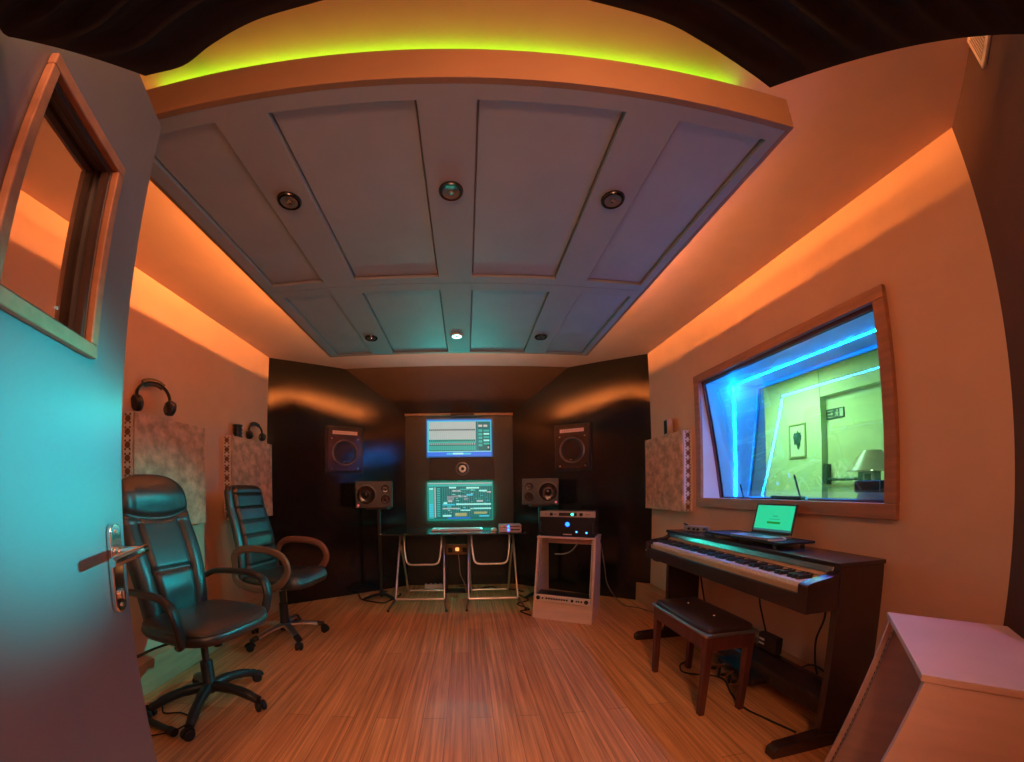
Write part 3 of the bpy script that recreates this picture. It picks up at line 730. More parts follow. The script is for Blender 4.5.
for k in range(22): it.append((X(.225+.035*k), X(.229+.035*k), Z(.94), Z(.13), 0, 1))
for x0, x1, z0, z1, c in ((.33, .44, .11, .155, 4), (.60, .80, .12, .165, 4), (.38, .50, .20, .245, 1), (.50, .64, .17, .2, 0), (.66, .74, .19, .225, 0), (.80, .92, .20, .245, 4), (.92, .985, .245, .28, 1), (.40, .62, .35, .40, 6), (.60, .70, .31, .36, 8), (.30, .40, .36, .47, 6), (.31, .38, .48, .53, 1), (.56, .63, .42, .48, 6), (.76, .86, .48, .53, 1),
                          (.225, .42, .58, .62, 8), (.24, .30, .53, .58, 4), (.44, .985, .57, .615, 4), (.30, .36, .63, .68, 0), (.225, .50, .69, .725, 1), (.50, .66, .74, .775, 4), (.66, .985, .69, .73, 4), (.42, .60, .83, .92, 7), (.72, .92, .80, .86, 7), (.225, .36, .88, .93, 4), (.30, .66, .955, .985, 3), (.80, .95, .9, .94, 8)):
    it.append((X(x0), X(x1), Z(z1), Z(z0), c, 3))
for k in range(60):
    x0 = .23+rr.random()*.7; z0 = .16+rr.random()*.72; it.append((X(x0), X(x0+.02+.03*rr.random()), Z(z0+.012), Z(z0), rr.choice([0, 4, 8, 2, 2]), 4))
monitor(1.085, 'lower wall screen showing a dark teal arrangement with coloured clips', it, GLOWT, BG)
# light given off by the two glowing screens
for z, col, p in ((1.875, (.06, .62, 1.0), SCREEN_LAMP*.8), (1.085, (.02, 1.0, .80), SCREEN_LAMP)):
    for dx in (-.26, .26):
        for dz in (-.13, .13):
            l = bpy.data.lights.new('screen_light', 'SPOT'); l.color = col; l.energy = p; l.spot_size = math.radians(172); l.spot_blend = .6; l.shadow_soft_size = .002
            o = bpy.data.objects.new('screen_light', l); COL.objects.link(o); o.location = (-.08+dx, 4.365, z+dz); o.rotation_euler = (-PI/2, 0, 0)

for dx in (-.3, 0, .3):  # added teal spots, standing in for screen glow on the ceiling panel
    l = bpy.data.lights.new('screen_top_light', 'SPOT'); l.color = (.02, 1.0, .80); l.energy = TOPFILL; l.spot_size = math.radians(58); l.spot_blend = 1.0; l.shadow_soft_size = .002
    o = bpy.data.objects.new('screen_top_light', l); COL.objects.link(o); o.location = (-.08+dx, 4.36, 2.085); o.rotation_euler = Vector((0, -1.8, .26)).to_track_quat('-Z', 'Y').to_euler()

t = thing('centre_speaker', 'small round ringed speaker between the two screens', 'speaker', (-.045, 4.45, 1.488))
b = MB(); b.box(-.42, .40, -.05, 0, -.145, .145); b.build('cabinet', mat('matt_black_cabinet', (.012, .014, .014), .5), t, bevel=.006)
b = MB(); b.lathe([(.083, 0), (.083, .010), (.070, .014), (.062, .006), (.060, 0)], (0, -.05, 0), (0, -1, 0), 48); b.build('ring', mat('grey_ring', (.36, .36, .36), .35, .5), t)
b = MB(); b.lathe([(.062, .003), (.052, .008), (.044, .001), (.02, .0008), (0, .0008)], (0, -.05, 0), (0, -1, 0), 40); b.build('cone', CONE, t)
b = MB(); b.ell((0, -.052, 0), (.020, .012, .020), 18, 10); b.build('dome', CONE, t)
t = thing('sound_bar', 'small dark bar on the wooden ledge above the upper screen', 'bar', (-.04, 4.41, 2.173))
b = MB(); b.cbox((0, 0, 0), (.30, .034, .036)); b.build('case', mat('worn_dark_case', (.10, .075, .06), .45), t, bevel=.006)
b = MB(); b.cbox((0, -.0175, .0), (.26, .002, .010)); b.build('slot', RUBBER, t)

# --- desk: dark glass top on two folding trestles
DZ = .768
t = thing('desk_top', 'dark glass desk top resting on two steel trestles under the screens', 'desk', (0, 0, DZ))
b = MB(); b.prism([(-.90, 3.47), (.615, 3.47), (.60, 4.17), (-.88, 4.17)], 0, .014); b.build('glass', mat('black_green_glass', (.010, .022, .022), .07, spec=.7), t, bevel=.003)
for x, y in ((-.87, 3.50), (.585, 3.50), (-.62, 3.49)): b = MB(); b.cyl((x, y, .0135), (x, y, .019), .012, seg=14); b.build('glass_clip', DSCREW, t)
def trestle(x0, x1, label):
    t = thing('trestle', label, 'trestle', (0, 0, 0), 0, 'folding steel trestles')
    r = .0125; yt = 3.80; sgn = [(x0, -1), (x1, 1)]
    for x, s in sgn:
        b = MB(); b.tube([(x, yt, DZ-.018), (x+s*.003, 3.70, .58), (x+s*.010, 3.47, .122)], r, 10); leg = b.build('front_leg', STEEL, t)
        b = MB(); b.tube([(x+s*.010, 3.47, .122), (x+s*.085 if (s < 0) == (x0 < -.3) else x+s*.03, 3.43, .012)], [r*.9, r*.75], 10); b.build('foot', DARKM, leg)
        b = MB(); xx = x+s*.085 if (s < 0) == (x0 < -.3) else x+s*.03; b.lathe([(0, 0), (.014, 0), (.012, .020), (0, .022)], (xx, 3.43, 0), seg=14); b.build('foot_cap', RUBBER, leg)
    for z, y, nm, off in ((.118, 3.47, 'front_rung', .010),):
        b = MB(); b.cyl((x0-off, y, z), (x1+off, y, z), r, seg=12); b.build(nm, STEEL, t)
    b = MB(); q = .03
    b.tube(smooth_path([(x0+.004, 3.76, .63), (x0+.010, 3.93, .36), (x0+.022, 4.035, .072), (x0+.06, 4.05, .046), (x0+.10, 4.05, .046)], 5)+smooth_path([(x1-.10, 4.05, .046), (x1-.06, 4.05, .046), (x1-.022, 4.035, .072), (x1-.010, 3.93, .36), (x1-.004, 3.76, .63)], 5), r, 10); b.build('rear_frame', STEEL, t)
    b = MB()
    b.tube(smooth_path([(x0+.028, 3.84, DZ-.018), (x0+.036, 3.80, .60), (x0+.055, 3.77, .465), (x0+.085, 3.76, .425), (x0+.13, 3.76, .415)], 5)+smooth_path([(x1-.13, 3.76, .415), (x1-.085, 3.76, .425), (x1-.055, 3.77, .465), (x1-.036, 3.80, .60), (x1-.028, 3.84, DZ-.018)], 5), r, 10); b.build('hanging_brace', STEEL, t)
    b = MB(); b.box(x0-.01, x1+.01, yt-.02, yt+.045, DZ-.020, DZ-.001); b.build('head_bar', DARKM, t, bevel=.004)
trestle(-.722, -.248, 'steel folding trestle under the left half of the dark desk')
trestle(.018, .498, 'steel folding trestle under the right half of the dark desk')

t = thing('computer_keyboard', 'long pale keyboard tinted teal lying on the dark desk', 'keyboard', (-.105, 3.80, DZ+.0155))
b = MB(); b.box(-.275, .275, -.085, .085, 0, .016); b.build('case', WHITE, t, bevel=.004)
b = MB()
for r_ in range(5):
    for k in range(17): b.box(-.262+.031*k, -.262+.031*k+.027, -.072+.029*r_, -.072+.029*r_+.025, .016, .021)
b.build('keys', mat('grey_white_keys', (.66, .67, .68), .5), t, bevel=.001)
t = thing('computer_mouse', 'small white mouse between the keyboard and the pink box', 'mouse', (.285, 3.66, DZ+.0155))
b = MB(); b.cushion(0, 0, .032, .055, [(.9, 0), (1, .004), (.98, .014), (.86, .024), (.6, .031), (.2, .034)], 2.4, 28); b.build('body', WHITE, t)
b = MB(); b.cyl((0, .022, .033), (0, .036, .031), .004, seg=10); b.build('wheel', PLASTIC, t)
t = thing('audio_interface', 'pinkish silver box with bright blue lights on the right end of the desk', 'audio interface', (.445, 3.55, DZ+.0155), -.04)
b = MB(); b.cbox((0, .07, .021), (.225, .16, .040)); b.cbox((0, .07, .058), (.225, .16, .030)); b.build('case', mat('rose_silver_case', (.62, .47, .46), .35, .3), t, bevel=.003)
b = MB(); b.cbox((.04, -.0115, .023), (.11, .003, .014)); b.cbox((.04, -.0115, .059), (.10, .003, .010)); b.build('display', RUBBER, t)
BL = emit('bright_blue_led', (.02, .12, 1.0), 6)
for x, z in ((-.02, .022), (-.02, .058)): b = MB(); b.ell((x, -.012, z), (.013, .005, .013), 14, 8); b.build('led', BL, t)
for x in (-.095, -.07, .10): b = MB(); b.cyl((x, -.010, .058), (x, -.022, .058), .008, seg=14); b.build('knob', DSCREW, t)

t = thing('socket_post', 'dark double post with a brown socket board and glowing orange switch under the desk', 'power post', (-.115, 4.16, 0))
for x in (-.135, .125): b = MB(); b.box(x-.012, x+.012, -.012, .012, .012, DZ-.002); b.build('post', PLASTIC, t, bevel=.003)
b = MB(); b.box(-.16, .15, -.09, .09, 0, .012); b.build('foot_plate', PLASTIC, t, bevel=.003)
b = MB(); b.cbox((0, -.02, .515), (.275, .016, .125)); b.build('board', mat('brown_socket_board', (.26, .14, .06), .5), t, bevel=.004)
for x in (-.085, .085): b = MB(); b.cbox((x, -.031, .51), (.05, .006, .055)); b.build('socket', RUBBER, t, bevel=.003)
b = MB(); b.cbox((-.002, -.034, .518), (.042, .012, .040)); b.build('switch', emit('orange_switch', (1.0, .38, .10), 1.6), t, bevel=.005)
b = MB(); b.tube(smooth_path([(.01, -.03, .45), (.02, -.05, .36), (.03, -.03, .22), (.08, -.05, .10), (.10, -.10, .02)], 6), .006, 8)
tag(b.build('power_cable', mat('pale_cable', (.42, .30, .24), .5)), 'pale cable hanging from the socket board under the desk', 'cable').location = (-.115, 4.16, 0)
t = thing('power_strip', 'white power strip on the floor between the left trestle legs', 'power strip', (-.40, 4.30, 0), .02)
b = MB(); b.cbox((0, 0, .030), (.27, .06, .056)); b.build('case', WHITE, t, bevel=.006)
for k in range(4): b = MB(); b.cyl((-.09+.06*k, 0, .0575), (-.09+.06*k, 0, .0595), .020, seg=18); b.build('socket', RUBBER, t)
def cable(name, pts, r, label, m=None, cat='cable', group=None):
    b = MB(); b.tube(smooth_path(pts, 7), r, 8); return tag(b.build(name, m or RUBBER), label, cat, group)
cable('floor_cable', [(-.12, 4.36, .008), (.0, 4.34, .008), (.10, 4.22, .008), (.2, 4.22, .02), (.30, 4.25, .02), (.40, 4.18, .008), (.55, 4.16, .008), (.66, 4.05, .008)], .009, 'black cable tangle on the floor under the right trestle')
cable('floor_cable', [(.58, 3.95, .008), (.66, 3.72, .008), (.52, 3.60, .008), (.62, 3.42, .008), (.52, 3.37, .008), (.60, 3.24, .008)], .007, 'black cable looping on the floor between desk and rack')
cable('floor_cable', [(-1.30, 4.04, .007), (-1.20, 3.83, .007), (-1.05, 3.74, .007), (-.92, 3.70, .007), (-.86, 3.80, .007), (-.78, 3.95, .02), (-.80, 4.05, .007)], .008, 'black cable around the foot of the left speaker stand')
cable('rack_cable', [on_r(.40, .50, .72), on_r(.33, .46, .66), on_r(.26, .47, .58), on_r(.18, .48, .545), on_r(.09, .47, .54)], .006, 'pale cable curving behind the open back of the plywood rack', mat('pale_blue_cable', (.40, .45, .45), .5))
cable('wall_cable', [(1.30, 3.30, .72), (1.36, 3.40, .60), (1.40, 3.42, .42), (1.43, 3.42, .25), (1.52, 3.42, .10), (1.60, 3.36, .02), (1.72, 3.30, .006), (1.80, 3.12, .006), (1.78, 2.9, .006)], .005, 'thin grey cable hanging behind the rack and running to the piano', mat('grey_cable', (.16, .14, .13), .5))

# ================================================================== RACKS
def rack(loc, rz, label, lower, W=.557, Hh=.765, D=.50, S=.155):
    """local x across, y into the depth, front face slopes back by S over the height"""
    t = thing('equipment_rack', label, 'rack', loc, rz, 'slanted plywood racks')
    th = .018
    side = [(0, 0), (D, 0), (D-.02, Hh-th), (S*(Hh-th)/Hh, Hh-th)]
    for x in (0, W-th):
        b = MB(); b.prism(side, x, x+th, 'x'); b.build('side_panel', PLY, t, bevel=.002)
    b = MB(); b.box(-.003, W+.003, S-.012, D-.012, Hh-th, Hh); b.build('top_panel', PLY, t, bevel=.002)
    b = MB(); b.box(th, W-th, .02, D-.005, .02, .038); b.build('bottom_shelf', PLY, t)
    fz = .165
    if lower:
        b = MB(); b.loft([[(th, .006, .0), (W-th, .006, 0), (W-th, .024, 0), (th, .024, 0)], [(th, .006+S*fz/Hh, fz), (W-th, .006+S*fz/Hh, fz), (W-th, .024+S*fz/Hh, fz), (th, .024+S*fz/Hh, fz)]]); b.build('front_board', PLY, t)
        b = MB(); b.box(th, W-th, D-.04, D-.02, Hh-th-.09, Hh-th); b.build('rear_rail', PLY, t)
    for x in (th, W-th-.022):
        b = MB(); sl = lambda z, o: S*z/Hh+o
        z0, z1 = (fz+.005 if lower else .04), Hh-th-.004
        b.loft([[(x, sl(z0, .016), z0), (x+.022, sl(z0, .016), z0), (x+.022, sl(z0, .020), z0), (x, sl(z0, .020), z0)], [(x, sl(z1, .016), z1), (x+.022, sl(z1, .016), z1), (x+.022, sl(z1, .020), z1), (x, sl(z1, .020), z1)]])
        b.cur = 1
        k = z0+.015
        while k < z1-.01:
            b.lathe([(0, .001), (.0042, .001), (.0042, 0)], (x+.011, sl(k, .016), k), (0, -1, .2), 10); k += .0222
        b.build('rack_rail', [mat('rail_steel', (.45, .40, .36), .4, .8), RUBBER], t)
    return t, S
rz1 = math.radians(-29)
r1, S1 = rack((.609, 3.205, 0), rz1, 'pale plywood rack with gear on top and an open front beside the desk', True)
def on_rack(x, y, z): c, s = math.cos(rz1), math.sin(rz1); return (.609+c*x-s*y, 3.205+s*x+c*y, z)
def rack_unit(name, label, cat, loc, rz, w, h, d, face, build):
    t = thing(name, label, cat, loc, rz); b = MB(); b.box(.01, w-.01, .006, d, .001, h-.001); b.build('case', DARKM, t, bevel=.002)
    b = MB(); b.box(0, w, 0, .006, 0, h); b.build('front_plate', face, t, bevel=.001); build(t); return t
BLUE = emit('deep_blue_led', (.010, .10, 1.0), 6); BLUE2 = emit('blue_led', (.03, .22, 1.0), 5); GRNL = emit('teal_green_led', (.05, 1.0, .6), 3.5)
def knob(t, x, z, r, m=PLASTIC, l=.014):
    b = MB(); b.lathe([(r, 0), (r*.95, l*.8), (r*.8, l), (0, l)], (x, 0, z), (0, -1, 0), 20); b.cbox((x, -l-.0005, z+r*.5), (.002, .001, r*.8)); b.build('knob', m, t)
def amp(t):
    b = MB(); b.ell((.265, -.002, .118), (.021, .006, .021), 18, 8); b.build('led', BLUE, t)
    b = MB(); b.ell((.352, -.002, .048), (.009, .004, .009), 14, 8); b.build('led', BLUE2, t)
    b = MB(); b.ell((.445, -.002, .042), (.009, .004, .009), 14, 8); b.build('led', BLUE2, t)
    b = MB(); b.cbox((.265, -.001, .022), (.085, .003, .012)); b.build('name_badge', SILVER, t)
    for x in (.012, .508):
        b = MB(); b.tube([(x, 0, .04), (x, -.022, .045), (x, -.022, .125), (x, 0, .13)], .005, 8); b.build('rack_handle', DARKM, t)
    b = MB()
    for k in range(16): b.box(.06+.0095*k, .064+.0095*k, -.0012, 0, .055, .15) if k < 15 else None
    b.build('vent_slots', RUBBER, t)
rack_unit('power_amplifier', 'black power amplifier with glowing blue lights on top of the plywood rack', 'amplifier', on_rack(.022, .175, .765), rz1, .520, .186, .315, mat('black_fascia', (.012, .012, .016), .35), amp)
def pre(t):
    b = MB(); b.cbox((.27, -.001, .026), (.17, .003, .030)); b.build('display', RUBBER, t)
    b = MB(); b.ell((.312, -.003, .026), (.014, .004, .012), 14, 8); b.build('led', GRNL, t)
    for x in (.112, .395): knob(t, x, .026, .016)
    for x in (.06, .145, .155, .44, .455, .47): knob(t, x, .026, .005, DARKM, .008)
rack_unit('rack_preamp', 'slim silver rack unit with two black knobs lying on the black amplifier', 'rack unit', on_rack(.022, .168, .951), rz1, .525, .056, .27, SILVER, pre)
def patch(t):
    for x in (.034, .482): knob(t, x, .033, .019)
    for k in range(9): knob(t, .115+.024*k, .033, .0090, PLASTIC, .010)
    for x in (.078, .355, .395, .415, .440): knob(t, x, .033, .013 if x == .355 else .008, PLASTIC, .012)
u = rack_unit('patch_bay', 'silver rack unit with a row of knobs low in the plywood rack', 'rack unit', on_rack(.019, .012, .168), rz1, .519, .066, .17, mat('bright_silver_panel', (.80, .76, .70), .4, .3), patch)
# second rack, close to the camera; its open front faces the room
ny = Vector((.647, -.762, 0)); rz2 = math.atan2(-.647, -.762)
A = Vector((1.484, .890, 0)); o2 = A-ny*.155
rack((o2.x, o2.y, 0), rz2, 'empty pale plywood rack with open slanted front near the end of the piano', False, W=.545)

# ================================================================== DIGITAL PIANO
PY0, PY1 = 1.18, 2.60
pn = thing('digital_piano', 'long dark wood digital piano under the booth window on the right wall', 'piano', (0, 0, 0))
for nm, y0, y1 in (('side_panel', PY0, PY0+.032), ('side_panel', PY1-.032, PY1)):
    b = MB(); b.prism([(1.60, .05), (1.815, .05), (1.815, .22), (1.885, .24), (1.885, .862), (1.595, .862), (1.595, .60)], y0, y1, 'y'); b.build(nm, PIANO, pn, bevel=.003)
for y0, y1 in ((PY0-.008, PY0+.045), (PY1-.045, PY1+.008)):
    b = MB(); b.prism([(1.335, .0), (1.815, 0), (1.815, .055), (1.60, .075), (1.37, .060), (1.335, .040)], y0, y1, 'y'); b.build('foot', PIANO, pn, bevel=.006)
b = MB(); b.box(1.585, 1.89, PY0-.004, PY1+.004, .862, .882); b.build('top_board', PIANO, pn, bevel=.003)
b = MB(); b.prism([(1.586, .830), (1.612, .830), (1.612, .862), (1.5935, .862)], PY0+.032, PY1-.032, 'y'); b.build('fallboard_rail', mat('satin_metal_rail', (.50, .50, .50), .24, .92), pn, bevel=.004)
b = MB(); b.loft([[(1.560, PY0+.05, .800), (1.566, PY0+.05, .796), (1.600, PY0+.05, .828), (1.594, PY0+.05, .832)], [(1.560, PY1-.05, .800), (1.566, PY1-.05, .796), (1.600, PY1-.05, .828), (1.594, PY1-.05, .832)]]); b.build('control_strip', GOLDW, pn)
b = MB(); b.box(1.408, 1.875, PY0+.002, PY1-.002, .672, .752); b.build('key_bed', PIANO, pn, bevel=.004)
for y0, y1 in ((PY0+.001, PY0+.050), (PY1-.050, PY1-.001)):
    b = MB(); b.prism([(1.405, .672), (1.595, .672), (1.595, .845), (1.56, .828), (1.425, .806), (1.405, .795)], y0, y1, 'y'); b.build('cheek_block', PIANO, pn, bevel=.004)
ky0, ky1 = PY0+.068, PY1-.068
b = MB(); b.box(1.424, 1.444, PY0+.05, PY1-.05, .742, .778); b.build('key_slip', GOLDW, pn, bevel=.004)
b = MB(); nw = 52; kw = (ky1-ky0)/nw
for k in range(nw): b.box(1.432, 1.575, ky0+kw*k+.0006, ky0+kw*(k+1)-.0006, .778, .796)
b.build('white_keys', IVORY, pn, bevel=.0012)
b = MB()
for k in range(nw-1):
    # keys counted from the far (bass) end A0
    pos = (k) % 7
    if pos in (0, 2, 3, 5, 6):
        y = ky1-kw*(k+1); b.loft([[(1.472, y-.0072, .795), (1.575, y-.0072, .795), (1.575, y+.0072, .795), (1.472, y+.0072, .795)], [(1.478, y-.0058, .813), (1.575, y-.0058, .813), (1.575, y+.0058, .813), (1.478, y+.0058, .813)]])
b.build('black_keys', PLASTIC, pn)
b = MB(); b.box(1.573, 1.590, PY0+.05, PY1-.05, .752, .815); b.build('key_back', RUBBER, pn)
b = MB(); b.cyl((1.404, PY1-.025, .73), (1.398, PY1-.025, .73), .008, seg=14); b.build('headphone_jack', DSCREW, pn)
b = MB(); b.box(1.42, 1.46, PY1-.16, PY1-.09, .660, .672); b.build('socket_box', PLASTIC, pn, bevel=.002)
b = MB(); b.prism([(1.70, .085), (1.815, .085), (1.815, .235), (1.765, .235), (1.70, .175)], PY0+.032, PY1-.032, 'y'); b.build('pedal_board', PIANO, pn, bevel=.012)
b = MB(); b.box(1.64, 1.76, 1.66, 1.98, .06, .10); b.build('pedal_box', PIANO, pn, bevel=.004)
for y in (1.72, 1.815, 1.91):
    b = MB(); b.loft([[(1.66, y-.009, .078), (1.66, y+.009, .078), (1.66, y+.009, .086), (1.66, y-.009, .086)], [(1.585, y-.012, .066), (1.585, y+.012, .066), (1.585, y+.012, .074), (1.585, y-.012, .074)], [(1.555, y-.017, .058), (1.555, y+.017, .058), (1.555, y+.017, .066), (1.555, y-.017, .066)], [(1.540, y-.010, .054), (1.540, y+.010, .054), (1.540, y+.010, .061), (1.540, y-.010, .061)]]); b.build('pedal', BRASS, pn, angle=60)
    b = MB(); b.box(1.60, 1.61, y-.006, y+.006, 0, .068); b.build('pedal_stop', RUBBER, pn)

t = thing('piano_bench', 'mahogany piano bench with padded black seat in front of the piano', 'bench', (1.352, 1.815, 0))
hx, hy = .150, .272
for sx in (-1, 1):
    for sy in (-1, 1):
        b = MB(); x1, y1 = sx*hx, sy*hy; x0, y0 = sx*(hx-.042), sy*(hy-.042)
        b.loft([[(x1-sx*.010, y1-sy*.010, 0), (x0, y1-sy*.010, 0), (x0, y0, 0), (x1-sx*.010, y0, 0)], [(x1, y1, .45), (x0, y1, .45), (x0, y0, .45), (x1, y0, .45)]]); b.build('leg', BENCHW, t, bevel=.003)
b = MB()
for sx in (-1, 1): b.box(sx*hx-.010-sx*.008, sx*hx+.010-sx*.008, -hy+.03, hy-.03, .375, .452)
for sy in (-1, 1): b.box(-hx+.03, hx-.03, sy*hy-.010-sy*.008, sy*hy+.010-sy*.008, .375, .452)
b.build('apron', BENCHW, t)
b = MB(); b.box(-hx-.012, hx+.012, -hy-.012, hy+.012, .450, .470); b.build('seat_frame', mat('polished_dark_edge', (.40, .40, .40), .30, .85), t, bevel=.009, seg=4)
dm = lambda z, d: (lambda x, y: z+d*(1-min(1, (x/.15)**2))*(1-min(1, (y/.28)**2)))
b = MB(); b.cushion(0, 0, hx+.004, hy+.004, [(.985, .466), (1.0, .474), (.995, .484), (.97, dm(.492, .003)), (.90, dm(.497, .006)), (.6, dm(.498, .010)), (.3, dm(.498, .011)), (.02, dm(.498, .011))], 9, 64); b.build('seat_cushion', mat('dark_brown_leatherette', (.038, .022, .022), .34, bump=.12, bscale=140), t, angle=60)
for y in (-.12, .12): b = MB(); b.lathe([(.0, .004), (.006, .003), (.008, 0)], (0, y, .5075), seg=12); b.build('seat_button', DSCREW, t)

# --- on the piano
t = thing('laptop_stand_board', 'flat black board under the laptop on the piano top', 'board', (1.745, 1.83, .882), .03)
b = MB(); b.box(-.125, .135, -.28, .33, .022, .036)
b.build('board', RUBBER, t, bevel=.003)
for x in (-.10, .11):
    for y in (-.22, .28): b = MB(); b.cyl((x, y, 0), (x, y, .022), .012, seg=12); b.build('foot', DARKM, t)
t = thing('laptop', 'open laptop with a green glowing screen standing on the piano', 'laptop', (1.800, 1.795, .9185), math.radians(-80)); t.scale = (.86, .92, .92)
# local: keyboard side towards -y, screen along x
b = MB(); b.prism(rounded(-.155, .155, -.20, .02, .012), 0, .016, 'z'); b.build('base', mat('laptop_silver', (.42, .44, .47), .35, .6), t, bevel=.002)
b = MB()
for r_ in range(5):
    for k in range(13): b.box(-.137+.0213*k, -.137+.0213*k+.0182, -.082+.019*r_, -.082+.019*r_+.0155, .016, .0175)
b.box(-.04, .04, -.175, -.105, .016, .0166); b.build('keys', PLASTIC, t)
LM = Matrix.Translation((0, .012, .014)) @ Matrix.Rotation(math.radians(-17), 4, 'X')
b = MB(); b.box(-.155, .155, 0, .007, 0, .205, LM); lid = b.build('lid', mat('laptop_dark_lid', (.05, .05, .055), .35), t, bevel=.002)
it = [(-.142, .142, .020, .193, 0, 0), (-.142, .142, .020, .034, 2, 1), (-.045, .055, .070, .084, 1, 1), (-.010, .030, .118, .124, 3, 1), (-.03, .05, .098, .102, 3, 1)]
mb = MB()
for x0, x1, z0, z1, c, lay in it:
    mb.cur = c; mb.add([LM @ Vector(p) for p in ((x0, -.0006-.0008*lay, z0), (x1, -.0006-.0008*lay, z0), (x1, -.0006-.0008*lay, z1), (x0, -.0006-.0008*lay, z1))], [(0, 1, 2, 3)])
mb.build('screen', [emit('laptop_green', (.02, .68, .34), .9), emit('laptop_dark_green', (.01, .30, .02), .8), emit('laptop_bar', (.05, .22, .24), .6), emit('laptop_mid', (.01, .42, .22), .8)], lid, smooth=False, fix=False)
b = MB(); b.tube(smooth_path([(.140, -.06, .012), (.165, -.07, .010), (.180, -.10, .006), (.175, -.17, .006), (.150, -.20, .006)], 6), .005, 8); tag(b.build('laptop_cable', WHITE), 'white cable curled beside the laptop on the piano', 'cable')
co = bpy.data.objects['laptop_cable']; co.location = (1.790, 1.805, .9185); co.rotation_euler = (0, 0, math.radians(-80))
t = thing('usb_interface', 'small silver box with cables at the far end of the piano top', 'interface box', (1.755, 2.45, .882), .3)
b = MB(); b.cbox((0, 0, .020), (.09, .17, .038)); b.build('case', SILVER, t, bevel=.004)
for y in (-.05, -.015, .03): b = MB(); b.cyl((-.045, y, .020), (-.058, y, .020), .009, seg=14); b.build('knob', PLASTIC, t)
cable('piano_cable', [(1.75, 2.36, .905), (1.72, 2.28, .915), (1.67, 2.22, .900), (1.625, 2.16, .889), (1.61, 2.04, .8885)], .0055, 'thin cable from the small silver box along the piano top')
cable('piano_cable', [(1.75, 2.54, .905), (1.73, 2.575, .93), (1.785, 2.595, .91), (1.815, 2.56, .890), (1.82, 2.48, .888)], .0055, 'looped cable behind the small silver box on the piano')
# --- cables and plug under the piano
t = thing('power_adapter', 'black power adapter block leaning on the skirting behind the pedal board', 'adapter', (1.775, 1.72, .238))
b = MB(); b.cbox((.016, .0, .05), (.05, .14, .10)); b.build('case', PLASTIC, t, bevel=.006)
b = MB(); b.cbox((-.0100, .04, .062), (.004, .04, .012)); b.cbox((-.0100, .04, .035), (.004, .04, .010)); b.build('label_plate', WHITE, t)
cable('hanging_cable', [(1.80, 1.83, .664), (1.80, 1.84, .52), (1.795, 1.80, .42), (1.79, 1.76, .345)], .005, 'black cable hanging from the piano down to the power adapter')
cable('hanging_cable', [(1.78, 1.38, .664), (1.785, 1.385, .55), (1.80, 1.43, .42), (1.80, 1.42, .30), (1.79, 1.39, .245)], .005, 'black cable hanging near the close end of the piano')
cable('hanging_cable', [(1.72, 2.33, .664), (1.73, 2.34, .55), (1.75, 2.32, .40), (1.77, 2.30, .25)], .006, 'black cable hanging behind the far corner of the bench')
cable('coiled_cable', [(1.785, 1.48, .243), (1.79, 1.44, .275), (1.79, 1.39, .285), (1.79, 1.34, .270), (1.785, 1.33, .243)], .005, 'loop of black cable lying on the piano pedal board')
cable('floor_cable', [(1.50, 2.13, .006), (1.44, 2.10, .006), (1.40, 2.02, .006), (1.44, 1.97, .006), (1.54, 1.93, .006), (1.60, 1.86, .006), (1.53, 1.70, .006), (1.50, 1.56, .006), (1.54, 1.44, .006), (1.60, 1.30, .006)], .0055, 'black cable on the floor running past the brass pedals under the piano')

# ================================================================== ON THE WINDOW SILL AND IN THE BOOTH
t = thing('marker_pen', 'dark marker lying on the window sill above the laptop', 'pen', (1.953, 1.84, WZ0+.008+.0145))
b = MB(); b.cyl((0, -.13, 0), (0, .09, 0), .013, seg=16); b.build('barrel', mat('dark_teal_plastic', (.02, .07, .09), .3), t)
b = MB(); b.cyl((0, -.135, 0), (0, -.165, 0), .0135, .010, seg=16); b.build('cap', mat('green_plastic', (.05, .35, .25), .3), t)
def stick(x, y, dx, dy, h, label):
    t = thing('thin_stick', label, 'stick', (x, y, WZ0+.004)); b = MB(); b.tube([(0, 0, 0), (dx*.5, dy*.5, h*.5), (dx, dy, h)], .006, 8); b.build('rod', PLASTIC, t)
    b = MB(); b.lathe([(0, 0), (.014, 0), (.012, .006), (0, .007)], seg=12); b.build('foot', PLASTIC, t)
stick(2.30, 2.02, 0, .055, .17, 'thin dark stick standing behind the glass above the laptop')
stick(2.20, 2.46, .01, .05, .11, 'short dark stick leaning in the far corner of the window reveal')
t = thing('wooden_case', 'dark red wooden case on a stack of pink boards behind the window glass', 'box', (2.235, 1.435, WZ0+.004))
for k in range(4):
    b = MB(); b.box(-.075+.004*k, .075, -.11+.003*k, .09, .013*k, .013*k+.011); b.build('board', mat('pinkish_board', (.85, .52, .50), .5), t, bevel=.001)
b = MB(); b.box(-.07, .07, -.11, .11, .052, .118); b.build('case', REDW, t, bevel=.008)
b = MB(); b.box(-.072, -.070, -.04, -.036, .056, .114); b.build('clasp', SILVER, t)

